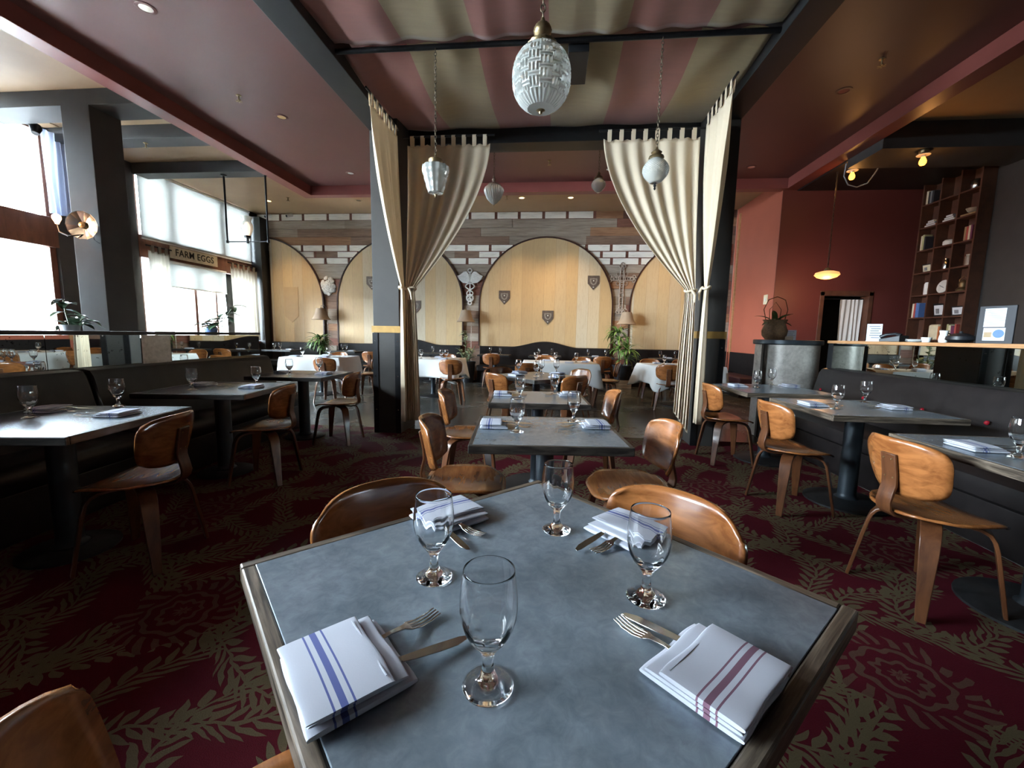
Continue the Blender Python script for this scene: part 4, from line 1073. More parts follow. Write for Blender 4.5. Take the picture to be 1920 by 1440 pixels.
# thick-leaved plants on the ledge behind the window-side half wall
def ledge_plant(x, y, label, stems, seed, potm, extra=None):
    rn = random.Random(seed); r = thing('ledge_plant', label, 'plant', (x, y, 1.17), 0, 'plants on the window-side ledge'); pot(r, .062, .10, potm)
    b = MB(); st = MB()
    for s in stems:
        st.tube(s, .005, 6); s = [Vector(q) for q in s]
        n = int(4 + 20 * sum((s[i + 1] - s[i]).length for i in range(len(s) - 1)))
        for k in range(n):
            t = .3 + .7 * k / max(1, n - 1); i = min(len(s) - 2, int(t * (len(s) - 1))); f = t * (len(s) - 1) - i
            leaf_blade(b, s[i].lerp(s[i + 1], min(1, f)), rn.uniform(0, 2 * PI), rn.uniform(-.1, .9), rn.uniform(.10, .16), rn.uniform(.024, .036), .8, n=4)
    st.build('stems', 'stem_green', r); b.build('foliage', 'leaf_dark', r, smooth=0)
    if extra:
        for p in extra:
            q = MB(); leaf_blade(q, p, 0.4, .5, .13, .05, .6, n=5); q.build('orange_leaf', 'terracotta_leaf', r, smooth=0)
ledge_plant(-3.83, 2.98, 'thick-leaved plant on the ledge by the sconce column', [[(0, 0, .08), (-.03, 0, .2), (-.06, .02, .3)], [(0, 0, .08), (.08, .04, .12)], [(0, 0, .08), (-.09, .02, .12)], [(0, 0, .08), (.02, .08, .15)]], 4, 'grey_plastic')
ledge_plant(-3.83, 4.36, 'leafy plant with orange leaves on the ledge before the curtained window', [[(0, 0, .08), (.09, .08, .2), (.17, .16, .36)], [(0, 0, .08), (-.06, 0, .16)], [(0, 0, .08), (.08, -.03, .14)], [(0, 0, .08), (.03, .1, .24)]], 9, 'blue_glaze', [(-.06, -.02, .15), (-.12, 0, .10)])

# ---------------------------------------------------------------- curtains of the canopy
def drape(name, label, A, B, tie, bot, nrm, folds, seed, ztop, zbot, tie_w=.055, bot_w=.13, dirv=None, mat='linen', amp=.045, hem=0.0, pw=1.7, tabs=8):
    """cloth hung from A to B (both (x, y)), gathered at tie (x, y, z), falling to bot (x, y)"""
    rn = random.Random(seed); A = Vector((A[0], A[1], ztop)); B = Vector((B[0], B[1], ztop)); K = Vector(tie); n = Vector(nrm); ph = rn.uniform(0, 6)
    d = (B - A); d.z = 0; d.normalize()
    r = thing(name, label, 'curtain', (0, 0, 0), 0, 'curtains of the canopy')
    vt = .62; nu, nv = folds * 10, 46; span = (B - A).length
    jit = [rn.uniform(-.3, .3) for _ in range(folds + 2)]
    def fold(u, s):
        k = u * folds; i = int(k); return math.sin(2 * PI * (k + jit[min(i, folds)] * .25 * math.sin(PI * (k - i))) + ph) + .35 * math.sin(2 * PI * u * 2.3 + ph * 2)
    def fn(u, v):
        top = A.lerp(B, u) + Vector((0, 0, -.018 * abs(math.sin(PI * u * tabs)) if v == 0 else 0))
        if v < vt:
            t = v / vt; s = t ** pw
            at = K + d * ((u - .5) * 2 * tie_w)
            p = top.lerp(at, s); p.z = ztop + (K.z - ztop) * t - .0
            if v == 0: p.z -= .018 * abs(math.sin(PI * u * tabs))
            a = amp * (1 - .72 * s) * (.35 + .65 * min(1, t * 3))
            return p + n * (a * fold(u, s))
        t = (v - vt) / (1 - vt); s = 1 - (1 - t) ** 2.2
        c = Vector((bot[0], bot[1], 0)); c = Vector((K.x, K.y, 0)).lerp(c, t)
        w = tie_w + (bot_w - tie_w) * s
        zz = K.z + (zbot + hem * (u - .5) - K.z) * t
        a = amp * (.28 + .5 * s)
        return Vector((c.x, c.y, zz)) + d * ((u - .5) * 2 * w) + n * (a * fold(u, 1))
    MB().grid(fn, nu, nv).build('cloth', mat, r, smooth=80, solid=.003)
    for k in range(tabs):
        u = (k + .5) / tabs; p = A.lerp(B, u)
        MB().strip([p + Vector((0, 0, -.03)) + n * .012, p + Vector((0, 0, .085)) + n * .016, p + Vector((0, 0, .10)), p + Vector((0, 0, .085)) - n * .016, p + Vector((0, 0, -.03)) - n * .012], .042, .003, d).build('tab', mat, r, smooth=40)
    q = MB(); q.tube([A + Vector((0, 0, .088)) - d * .05, B + Vector((0, 0, .088)) + d * .05], .011, 10); q.build('rod', 'black_metal', r)
    t_ = MB(); m = 16
    t_.tube([K + d * ((tie_w + .012) * math.cos(2 * PI * i / m)) + n * ((amp * .5 + .022) * math.sin(2 * PI * i / m)) + Vector((0, 0, .012 * math.sin(4 * PI * i / m))) for i in range(m)], .013, 8, closed=True)
    t_.tube([K + n * .05, K + n * .062 + d * .03 + Vector((0, 0, -.05)), K + n * .055 + d * .035 + Vector((0, 0, -.13))], [.014, .016, .006], 8)
    t_.build('tieback', mat, r, smooth=60)
    return r
drape('canopy_curtain', 'linen curtain along the window-side canopy beam, tied before the post', (-1.86, 4.18), (-1.86, 4.92), (-1.775, 4.82, 1.775), (-1.765, 4.82), (1, 0, 0), 5, 1, 3.50, .20, tie_w=.045, bot_w=.07, amp=.03, tabs=6, pw=1.6)
drape('canopy_curtain', 'linen curtain along the rear canopy beam, swept to the window-side post', (-1.735, 4.915), (-.775, 4.915), (-1.70, 4.86, 1.775), (-1.675, 4.86), (0, -1, 0), 6, 2, 3.39, .20, bot_w=.085, tabs=8, amp=.026)
drape('canopy_curtain', 'linen curtain along the rear canopy beam, swept to the bar-side post', (.48, 4.915), (1.50, 4.915), (1.49, 4.86, 1.775), (1.47, 4.86), (0, -1, 0), 6, 3, 3.40, .30, tie_w=.05, bot_w=.085, hem=-.25, tabs=8, amp=.026)
drape('canopy_curtain', 'linen curtain along the bar-side canopy beam, knotted before the post', (1.56, 4.22), (1.56, 4.90), (1.635, 4.80, 1.80), (1.64, 4.80), (-1, 0, 0), 4, 4, 3.52, .30, tie_w=.045, bot_w=.06, amp=.035, tabs=6, pw=1.5)

# ---------------------------------------------------------------- canopy cloth
def canopy(label, y0, y1, za, zb, sag, seed, gather):
    rn = random.Random(seed); x0, x1 = -1.915, 1.665
    k = [(rn.uniform(6, 11), rn.uniform(0, 6), rn.uniform(.4, 1)) for _ in range(5)]
    def fn(u, v):
        x = x0 + (x1 - x0) * u; y = y0 + (y1 - y0) * v
        z = za + (zb - za) * v - sag * math.sin(PI * v) ** .8 * (1 - .35 * (2 * u - 1) ** 4)
        z += .030 * math.cos(2 * PI * (x + 1.93) / .6075) * math.sin(PI * min(1, v * 1.2)) * -.6
        for f, p, a in k: z += .010 * a * math.sin(f * 2.2 * x + p + 1.5 * v) * (max(0, 1 - v * 2.2) if gather else max(0, v * 2 - 1.2))
        for f, p, a in k[:3]: z += .007 * a * math.sin(f * 1.1 * x + 2.1 * p + 5 * v)
        return (x, y, z)
    o = MB().grid(fn, 96, 30).build('canopy_cloth', 'canopy_stripe', None, smooth=80, solid=.003)
    return tag(o, label, 'canopy', 'striped canopy cloths')
canopy('rear red and olive striped cloth panel of the canopy ceiling', 3.76, 5.34, 3.70, 3.745, .07, 1, True)
canopy('front red and olive striped cloth panel sagging before the crossbar', 1.55, 3.66, 3.80, 3.66, .10, 2, False)
cb = tag(MB().tube([(-1.93, 3.71, 3.64), (1.68, 3.71, 3.64)], .022, 12).build('canopy_crossbar', 'black_metal', None), 'black crossbar between the two striped canopy panels', 'rod')
tag(MB().box(.05, .22, 3.74, 4.2, 3.57, 3.66).build('speaker_box', 'black_plastic', None, smooth=0, bevel=.006), 'small black box mounted behind the crossbar above the big pendant', 'speaker')

# ---------------------------------------------------------------- glass pendants
def chain(r, x0, z0, z1, link=.034, t=.0028, mat='bronze_chain'):
    b = MB(); n = max(2, int((z1 - z0) / (link * .78)))
    for k in range(n):
        zc = z0 + (k + .5) * (z1 - z0) / n; h = (z1 - z0) / n * .66
        pts = []
        for i in range(10):
            a = 2 * PI * i / 10; p = (.0095 * math.cos(a), 0, h * math.sin(a)) if k % 2 else (0, .0095 * math.cos(a), h * math.sin(a)); pts.append((p[0], p[1], zc + p[2]))
        b.tube(pts, t, 5, closed=True)
    return b.build('chain', mat, r, smooth=60)
def pend_root(x, y, z, label): return thing('glass_pendant', label, 'pendant lamp', (x, y, z), 0, 'pressed glass pendants on chains')
def knobs(r, prof, mat='brass', n=20, mod=None): MB().lathe(prof, n, mod=mod).build('cap', mat, r, smooth=50)
# large egg
r = pend_root(-.088, 2.0, 2.263, 'large egg-shaped pressed glass pendant nearest the camera')
H = .262
pr = [(.02, .0)] + [(.127 * (1 - abs(1.86 * k / 64 - .90) ** 2.35) ** .5, H * k / 64) for k in range(65)]
def basket(a, j, z):
    blk = (int(z / .024) + int(a / (2 * PI) * 16)) % 2
    if z < .035: return 1 + .03 * math.cos(a * 32)
    return 1 + (.028 * math.cos(a * 48) if blk else .030 * math.cos(z * 2 * PI / .0123))
MB().lathe(pr, 192, mod=basket).build('glass_shade', 'pressed_glass', r, smooth=30)
knobs(r, [(.062, H - .012), (.066, H), (.055, H + .012), (.030, H + .022), (.024, H + .032), (.036, H + .045), (.040, H + .062), (.030, H + .082), (.012, H + .095), (.006, H + .115)], n=28, mod=lambda a, j, z: 1 + .04 * math.cos(a * 14))
MB().lathe([(.02, -.006), (.008, -.012), (.006, -.02), (0, -.022)], 12).build('finial', 'brass', r)
chain(r, 0, H + .11, 3.70 - 2.263 + .02)
# faceted lantern
r = pend_root(-1.056, 3.70, 2.445, 'tapered faceted glass pendant hanging before the window-side curtain')
def facet(a, j, z): return 1 + .07 * math.cos(a * 6 + z * 50) * math.cos(a * 6 - z * 50)
MB().lathe([(.055, .02), (.066, .022)] + [(.066 + .052 * k / 16, .022 + .193 * k / 16) for k in range(1, 17)] + [(.108, .24), (.072, .258)], 72, mod=facet).build('glass_shade', 'pressed_glass', r, smooth=25)
knobs(r, [(.060, .255), (.062, .258), (.060, .295), (.052, .30), (.012, .305), (.008, .335)])
MB().lathe([(.014, .01), (.008, -.006), (.011, -.014), (.004, -.022), (0, -.024)], 12).build('finial', 'brass', r); chain(r, 0, .33, 3.62 - 2.445)
# ribbed globe
r = pend_root(.793, 3.70, 2.52, 'round ribbed glass pendant hanging before the bar-side curtain')
def rib(a, j, z): return 1 + .04 * math.cos(a * 30 + (PI if j % 2 else 0))
MB().lathe([(.02, 0)] + [(.104 * math.sin(PI * (.12 + .74 * k / 24)), .19 * k / 24) for k in range(25)], 120, mod=rib).build('glass_shade', 'pressed_glass', r, smooth=40)
knobs(r, [(.056, .188), (.062, .195), (.058, .208), (.040, .216), (.036, .226), (.044, .238), (.026, .252), (.012, .262), (.008, .28)])
MB().lathe([(.014, .0), (.008, -.012), (.013, -.022), (.006, -.034), (.010, -.044), (.003, -.056), (0, -.058)], 12).build('finial', 'black_metal', r); chain(r, 0, .275, 3.62 - 2.52)
# two further away, hung from the tray ceiling
r = pend_root(-.93, 6.3, 3.14, 'ribbed acorn glass pendant beyond the canopy beside the window-side curtain')
MB().lathe([(.008, 0), (.05, .03), (.10, .09), (.137, .17), (.142, .20), (.13, .235), (.09, .27)], 96, mod=lambda a, j, z: 1 + .04 * math.cos(a * 28)).build('glass_shade', 'pressed_glass', r, smooth=40)
knobs(r, [(.095, .262), (.10, .27), (.085, .285), (.05, .30), (.02, .315), (.026, .335), (.03, .355), (.014, .37), (.02, .385), (.006, .41)], 'cream_shade', mod=lambda a, j, z: 1 + .07 * math.cos(a * 8) * (j < 3))
MB().lathe([(.012, .0), (.008, -.012), (0, -.026)], 10).build('finial', 'brass', r); chain(r, 0, .40, 4.415 - 3.14, .05)
r = pend_root(.570, 6.3, 3.29, 'small globe glass pendant beyond the canopy beside the bar-side curtain')
MB().lathe([(.01, 0)] + [(.102 * math.sin(PI * (.06 + .78 * k / 16)), .19 * k / 16) for k in range(17)], 72, mod=lambda a, j, z: 1 + .015 * math.cos(a * 24)).build('glass_shade', 'pressed_glass', r, smooth=40)
knobs(r, [(.06, .185), (.068, .195), (.05, .215), (.03, .23), (.02, .245), (.025, .262), (.008, .28)], 'brass'); chain(r, 0, .275, 4.415 - 3.29, .05)

# ---------------------------------------------------------------- ceiling fittings
def downlight(x, y, z, label, lit=False, chromey=False, tint=(1, .72, .42), watts=0, mat_ring='white_plastic'):
    r = thing('recessed_downlight', label, 'ceiling light', (x, y, z), 0, 'recessed ceiling downlights')
    MB().lathe([(.058, -.001), (.062, -.008), (.088, -.006), (.092, -.0015)], 32).build('trim_ring', 'maroon_paint' if chromey else 'tan_paint', r, smooth=40)
    MB().lathe([(.058, -.004), (.05, -.0035), (.03, -.003), (0, -.0028)], 24).build('lamp_lens', 'downlight_glow' if lit else 'chrome', r, smooth=40)
    if watts:
        d = bpy.data.lights.new('downlight_beam', 'SPOT'); d.energy = watts; d.color = tint; d.spot_size = math.radians(95); d.spot_blend = .7; d.shadow_soft_size = .05
        o = bpy.data.objects.new('downlight_beam', d); COL.objects.link(o); o.parent = r; o.location = (0, 0, -.03)
    return r
for x, y, l in ((-4.13, 4.16, 'unlit downlight in the maroon tray near its window edge, nearest the camera'), (-4.13, 6.25, 'unlit downlight in the maroon tray near its window edge, second from camera'), (-4.15, 8.42, 'unlit downlight in the maroon tray near its far window corner'),
                (3.58, 6.08, 'unlit downlight in the maroon tray on the bar side, nearer the camera'), (3.54, 8.5, 'unlit downlight in the maroon tray near its far bar corner'), (.96, 8.47, 'unlit downlight in the maroon tray beyond the small globe pendant')):
    downlight(x, y, 4.415, l, chromey=True)
for x, y, l, lit, w in ((-7.15, 10.15, 'lit amber downlight over the half arch', True, 45), (-4.84, 10.2, 'unlit downlight over the arch behind the window-side post', False, 0), (-.84, 10.17, 'lit downlight over the window half of the middle arch', True, 45), (.30, 10.2, 'lit downlight over the bar half of the middle arch', True, 60), (2.6, 10.2, 'lit downlight over the arch by the orange wall', True, 45)):
    downlight(x, y, 4.45, l, lit, watts=w)
def sprinkler(x, y, z, label):
    r = thing('sprinkler_head', label, 'sprinkler', (x, y, z), 0, 'fire sprinkler heads')
    MB().lathe([(.035, -.001), (.03, -.008), (.01, -.012), (.008, -.05), (.012, -.055), (.004, -.075)], 12).build('stem', 'brass', r)
    b = MB()
    for k in range(6): b.obox((.026 * math.cos(k * PI / 3), .026 * math.sin(k * PI / 3), -.078), (.034, .012, .003), (0, 0, k * PI / 3))
    b.tube([(-.02, 0, -.05), (-.022, 0, -.066), (0, 0, -.078), (.022, 0, -.066), (.02, 0, -.05)], .003, 6); b.build('deflector', 'brass', r, smooth=0)
for x, y, z, l in ((-4.35, 5.67, 4.415, 'sprinkler head in the maroon tray on the window side'), (-.17, 8.02, 4.415, 'sprinkler head in the maroon tray beyond the big pendant'), (3.585, 5.46, 4.415, 'sprinkler head in the maroon tray on the bar side'), (-6.49, 9.93, 4.45, 'sprinkler head in the tan ceiling above the half arch'),
                   (-1.18, 10.03, 4.45, 'sprinkler head in the tan ceiling above the acorn pendant'), (1.57, 10.0, 4.45, 'sprinkler head in the tan ceiling above the iron cross'), (-6.7, 6.56, 4.245, 'sprinkler head under the second grey beam')): sprinkler(x, y, z, l)
# track spot by the near window
r = thing('spotlight', 'small dark spotlight on an arm above the big street window', 'ceiling light', (-7.95, 6.0, 4.45))
MB().tube([(0, 0, 0), (0, 0, -.12), (.05, -.03, -.16)], .02, 8).build('arm', 'black_metal', r); MB().lathe([(.045, 0), (.07, .10), (.06, .14), (0, .15)], 16, (.05, -.05, -.30), axis=(-.2, .35, 1)).build('lamp_head', 'black_metal', r)

# cameras on the plank wall, switch plates
def cctv(x, z, label, bul):
    r = thing('security_camera', label, 'camera', (x, YB - .035, z), 0, 'security cameras high on the plank wall')
    MB().lathe([(.05, 0), (.05, .015), (.02, .03), (.018, .06)], 14, axis=(0, -1, 0)).build('mount', 'white_plastic', r)
    MB().lathe([(.035, -.10), (.045, -.09), (.045, .07), (0, .075)], 16, (0, -.09, -.03), axis=(.25, .9, .35)).build('housing', bul, r); MB().lathe([(.032, 0), (0, .004)], 12, (-.026, -.185, -.068), axis=(-.25, -.9, -.35)).build('lens', 'black_plastic', r)
cctv(-7.9, 4.40, 'dark security camera nearest the corner post', 'white_plastic'); cctv(-7.28, 4.41, 'white security camera above the half arch', 'white_plastic')
def plate(name, label, cat, x0, x1, y0, y1, z0, z1, mat):
    r = thing(name, label, cat, ((x0 + x1) / 2, (y0 + y1) / 2, z0))
    MB().box(-(x1 - x0) / 2, (x1 - x0) / 2, -(y1 - y0) / 2, (y1 - y0) / 2, 0, z1 - z0).build('plate', mat, r, smooth=0, bevel=.003); return r
s = plate('wall_switch', 'ivory switch plate on the orange wall above the wicker planter', 'switch', 4.458, 4.47, 9.42, 9.58, 2.0, 2.2, 'ivory_plastic'); MB().box(-.012, -.005, -.02, .02, .06, .14).build('toggle', 'white_plastic', s, smooth=0)
plate('wall_sensor', 'small white sensor on the plank wall beside the half arch', 'sensor', -8.27, -8.17, YB - .06, YB - .03, 2.08, 2.2, 'white_plastic')

# ---------------------------------------------------------------- round mirrored sconce on the column
r = thing('wall_sconce', 'round faceted mirror sconce with a glowing bulb on the grey column', 'wall lamp', (-6.53, 5.44, 2.644))
MB().lathe([(.075, 0), (.075, .02), (.02, .03), (.02, .13)], 20, (.05, 0, 0), axis=(0, -1, 0)).build('wall_plate', 'black_metal', r)
def seg(a, j, z): return 1 + .0 * a
MB().lathe([(.03, .115), (.185, .150), (.19, .156), (.185, .146), (.03, .108)], 14, (.02, 0, 0), axis=(.30, -1, -.05)).build('reflector', 'chrome', r, smooth=0)
MB().lathe([(.045, -.01), (.04, .02), (0, .03)], 14, (.055, -.12, 0), axis=(.30, -1, 0)).build('hub', 'brass', r)
MB().lathe([(.018, 0), (.03, .03), (.048, .07), (.045, .105), (.02, .13), (0, .135)], 16, (-.16, -.26, -.02)).build('bulb', 'bulb_sconce', r)
MB().tube([(.05, -.05, -.03), (.05, -.12, -.13), (-.04, -.24, -.17), (-.14, -.26, -.12), (-.16, -.26, -.03)], .009, 8).build('arm', 'black_metal', r)
MB().tube([(.06, -.02, -.06), (.10, -.03, -.18), (.16, -.02, -.22)], .006, 6).build('cord', 'black_metal', r)
d = bpy.data.lights.new('sconce_light', 'POINT'); d.energy = 4; d.color = (1, .55, .3); d.shadow_soft_size = .05
o = bpy.data.objects.new('sconce_light', d); COL.objects.link(o); o.parent = r; o.location = (-.16, -.40, .03)

# pipe lantern
r = thing('pipe_lantern', 'pipe-framed hanging lantern with a tulip glass before the curtained window', 'pendant lamp', (-6.06, 7.93, 2.985))
f = MB(); f.tube([(-.43, 0, 1.26), (-.43, 0, 0), (.43, 0, 0), (.43, 0, 1.26)], .018, 10)
for x in (-.43, .43): f.lathe([(.055, 0), (.055, -.02), (.02, -.03)], 14, (x, 0, 1.26)); f.lathe([(.025, -.025), (.025, .025)], 10, (x, 0, 0))
f.lathe([(.025, -.03), (.025, .03)], 10, (0, 0, 0)); f.build('pipe_frame', 'black_metal', r, smooth=50)
MB().lathe([(.02, .0), (.02, .07), (.06, .075), (.06, .11), (.05, .115)], 14).build('lamp_holder', 'black_metal', r)
MB().lathe([(.055, .11), (.075, .16), (.105, .25), (.10, .32), (.075, .38), (.085, .43), (.105, .47)], 24, mod=lambda a, j, z: 1 + (.05 * math.cos(a * 6) if j == 6 else 0)).build('tulip_glass', 'pressed_glass', r, smooth=60, solid=.003)
MB().lathe([(.03, .12), (.05, .20), (.055, .28), (.03, .36), (0, .38)], 16).build('bulb', 'lantern_glow', r)

# ---------------------------------------------------------------- window dressing on the street side
def pleats(name, label, y0, y1, z0, z1, n, mat, x, cat='curtain', amp=.03, tabs=0, group='curtains on the street window'):
    r = thing(name, label, cat, (x, (y0 + y1) / 2, z0), 0, group)
    h = (y1 - y0) / 2; rn = random.Random(int(y0 * 100)); ph = rn.uniform(0, 6)
    def fn(u, v): 
        return (amp * math.sin(2 * PI * u * n + ph + .4 * math.sin(3 * v)) * (.5 + .5 * (1 - v)) + .006, -h + 2 * h * u + .012 * math.sin(9 * u + 4 * v), (z1 - z0) * v - (.03 * abs(math.sin(PI * u * tabs)) if tabs and v > .99 else 0))
    MB().grid(fn, n * 10, 14).build('cloth', mat, r, smooth=80)
    if tabs:
        for k in range(tabs):
            yy = -h + 2 * h * (k + .5) / tabs; MB().box(-.012, .016, yy - .03, yy + .03, z1 - z0 - .05, z1 - z0 + .10).build('tab', mat, r, smooth=0)
        MB().tube([(0, -h - .05, z1 - z0 + .085), (0, h + .05, z1 - z0 + .085)], .014, 8).build('rod', 'black_metal', r)
    return r
pleats('window_curtain', 'sheer tab-top curtain on the window beside the sconce column', 7.86, 8.32, .98, 2.82, 5, 'sheer_linen', -8.15, tabs=3)
pleats('window_curtain', 'sheer tab-top curtain on the window beside the corner post', 9.98, 10.92, .98, 2.84, 8, 'sheer_linen', -8.15, tabs=5)
pleats('window_curtain', 'narrow blue-grey pleated drape at the edge of the big street window', 6.2, 6.62, 3.08, 4.36, 5, 'striped_sheer', -8.16, amp=.035)
def shade(label, y0, y1, z0, z1, x):
    r = thing('roller_shade', label, 'window shade', (x, (y0 + y1) / 2, z0), 0, 'mesh roller shades on the street window'); h = (y1 - y0) / 2
    MB().box(-.001, .001, -h, h, 0, z1 - z0).build('mesh', 'roller_mesh', r, smooth=0)
    MB().box(-.01, .01, -h, h, -.025, 0).build('hem_bar', 'white_plastic', r, smooth=0); MB().tube([(0, -h, z1 - z0 + .02), (0, h, z1 - z0 + .02)], .03, 12).build('roller', 'white_plastic', r)
shade('large mesh roller shade drawn over the upper panes above the egg sign', 7.84, 10.9, 3.06, 4.38, -8.26)
shade('short mesh roller shade half drawn between the sheer curtains', 8.3, 9.98, 2.17, 2.66, -8.27)
sg = thing('painted_sign', 'weathered wooden sign reading FARM EGGS over the curtained window', 'sign', (-8.20, 9.015, 2.885)); sg.rotation_euler = (0, 0, 0)
MB().box(-.012, .012, -.63, .63, -.125, .125).build('board', 'sign_board', sg, smooth=0, bevel=.003)
def text(body, size, parent, loc, rot, mat, name='lettering', ext=.002, sx=1.0, align='CENTER'):
    c = bpy.data.curves.new(name, 'FONT'); c.body = body; c.size = size; c.extrude = ext; c.align_x = align; c.align_y = 'CENTER'; c.space_character = 1.08
    c.offset = size * .012; c.materials.append(MATS[mat]); tmp = bpy.data.objects.new(name, c); COL.objects.link(tmp)
    bpy.context.view_layer.update()
    me = bpy.data.meshes.new_from_object(tmp.evaluated_get(bpy.context.evaluated_depsgraph_get())); bpy.data.objects.remove(tmp)
    o = bpy.data.objects.new(name, me); COL.objects.link(o); o.parent = parent; o.location = loc; o.rotation_euler = rot; o.scale = (sx, 1, 1); return o
text('FARM EGGS', .20, sg, (.0135, 0, 0), (PI / 2, 0, PI / 2), 'sign_ink', sx=.93)
# street beyond the glass
def street_lamp(x, y, label):
    r = thing('street_lamp', label, 'street lamp', (x, y, -.13), 0, 'street lamps outside')
    MB().lathe([(.26, 0), (.26, .3), (.14, .5), (.10, .9), (.075, 4.4), (.10, 4.5), (.10, 4.6), (.2, 4.75)], 16).build('post', 'cast_iron', r)
    MB().lathe([(.2, 4.75), (.34, 5.1), (.36, 5.2), (.40, 5.25)], 16).build('lantern_glass', 'white_plastic', r); MB().lathe([(.42, 5.25), (.36, 5.4), (.16, 5.65), (.08, 5.8), (.05, 5.95), (0, 6.1)], 16).build('lantern_cap', 'cast_iron', r)
street_lamp(-12.6, 14.2, 'ornate street lamp silhouetted behind the large roller shade'); street_lamp(-12.9, 17.3, 'second ornate street lamp farther down the street')
cr_ = thing('parked_car', 'parked car faintly visible through the glare of the big street window', 'car', (-16.0, 9.6, -.25))
body = [(-2.2, .35), (2.2, .35), (2.25, .85), (1.3, 1.0), (.75, 1.55), (-1.1, 1.6), (-1.9, 1.05), (-2.25, .9)]
MB().prism(body, 'x', -.85, .85).build('body', 'car_paint', cr_, smooth=0, bevel=.08)
for yy in (-1.35, 1.4):
    for xx in (-.92, .70): MB().cyl((xx, yy, .34), .34, .22, 20, axis=(1, 0, 0)).build('wheel', 'black_plastic', cr_)
MB().prism([(-1.6, 1.08), (1.1, 1.05), (.7, 1.48), (-1.05, 1.52)], 'x', -.87, .87).build('windows', 'book_black', cr_, smooth=0)
bld = thing('street_building', 'pale building across the street', 'building', (-40, 22, -.35)); MB().box(-3, 3, -22, 22, 0, 9).build('facade', 'facade_stucco', bld, smooth=0)
b = MB()
for k in range(9): b.box(2.98, 3.03, -20 + k * 4.6, -17.6 + k * 4.6, 5.2, 7.6)
b.build('windows', 'car_paint', bld, smooth=0); MB().box(2.8, 3.5, -22, 22, 8.8, 9.3).build('cornice', 'facade_stucco', bld, smooth=0)

# ---------------------------------------------------------------- bar side
dr_ = struct(MB().box(5.36, 5.44, 9.17, 9.42, 0, 2.24).box(6.28, 6.36, 9.17, 9.42, 0, 2.24).box(5.36, 6.36, 9.17, 9.42, 2.16, 2.26).build('door_1', 'shelf_wood', smooth=0, bevel=.006), 'dark wooden doorway in the red wall', 'doorway')
pc = pleats('doorway_curtain', 'white curtain hung in the doorway of the red wall', -.21, .21, .05, 2.10, 5, 'white_cloth', 0, amp=.02, group='doorway curtain'); pc.rotation_euler = (0, 0, -PI / 2); pc.location = (6.05, 9.32, .05)
MB().tube([(0, -.69, 2.06), (0, .23, 2.06)], .012, 8).build('rod', 'black_metal', pc)
# wicker planter with an orchid on the bar end
wp = thing('wicker_planter', 'wicker basket planter holding an orchid on the rounded bar end', 'planter', (2.80, 5.66, 1.257))
MB().lathe([(.095, 0), (.135, .05), (.145, .11), (.125, .17), (.115, .20), (.135, .245), (.142, .25), (.13, .25), (.10, .20), (0, .19)], 48, mod=lambda a, j, z: 1 + .012 * math.cos(a * 24)).build('basket', 'rattan', wp, smooth=50)
b = MB(); b.tube([(-.11, 0, .23), (-.15, 0, .38), (-.10, .0, .50), (0, .0, .54), (.10, 0, .50), (.14, 0, .38), (.11, 0, .23)], .005, 6); b.tube([(-.06, .02, .23), (-.07, .02, .38), (0, .02, .47), (.07, .02, .38), (.06, .02, .23)], .004, 6); b.build('wire_loop', 'rattan', wp)
b = MB()
for az, el, L in ((.2, .9, .22), (2.9, .8, .2), (1.3, 1.2, .2), (4.2, .6, .2), (5.3, .9, .18), (3.5, .3, .16), (.1, .3, .17)): leaf_blade(b, (0, 0, .20), az, el + .15, L * 1.35, .034, 1.0)
b.build('leaves', 'leaf_green', wp, smooth=0)
# host counter clutter
def easel_sign(x, y, rz, w, h, label, mat='paper'):
    r = thing('counter_sign', label, 'sign', (x, y, 1.2562), rz, 'small signs on the bar counter')
    MB().obox((0, 0, h / 2 + .005), (w, .008, h), (-.12, 0, 0)).build('card', mat, r, smooth=0)
    MB().box(-w / 2, w / 2, -.02, .05, 0, .008).build('foot', 'white_plastic', r, smooth=0)
    b = MB()
    for k in range(6): b.obox((0 + (k % 2) * .01, -.0055 + (.12 * (h / 2 - (h * .88 - k * h * .13))) * -1, h * .88 - k * h * .13), (w * (.72 - .08 * (k % 3)), .001, h * .035), (-.12, 0, 0))
    b.build('print', 'ink', r, smooth=0); return r
easel_sign(3.56, 5.06, -.5, .13, .19, 'small white notice card on the bar counter beside the doorway'); easel_sign(3.08, 5.86, -.45, .17, .125, 'grey notice card on the bar end in front of the red wall')
r = thing('napkin_box', 'small beige card box beside the wicker planter', 'box', (2.94, 5.60, 1.2562)); MB().box(-.05, .05, -.03, .03, 0, .045).build('box', 'cream_shade', r, smooth=0, bevel=.003)
r = thing('desk_phone', 'dark desk telephone on the bar counter', 'telephone', (3.62, 4.86, 1.2562), .5); MB().prism([(-.09, 0), (.09, 0), (.09, .03), (-.09, .07)], 'x', -.09, .09).build('base', 'black_plastic', r, smooth=0, bevel=.006); MB().tube([(-.06, -.085, .065), (-.06, -.04, .085), (-.06, .04, .075), (-.06, .09, .05)], [.022, .015, .015, .022], 10).build('handset', 'black_plastic', r)
r = thing('stacked_saucers', 'white crockery stacked on the bar counter', 'dishes', (3.66, 4.60, 1.2562))
MB().lathe([(.04, 0), (.07, .012), (.072, .016), (0, .014)], 20, (0, .05, 0)).lathe([(.04, 0), (.07, .012), (.072, .016), (0, .014)], 20, (0, .05, .014)).build('saucers', 'white_plastic', r); MB().lathe([(.03, 0), (.042, .05), (.038, .05), (0, .01)], 18, (.02, -.06, 0)).build('cup', 'white_plastic', r)
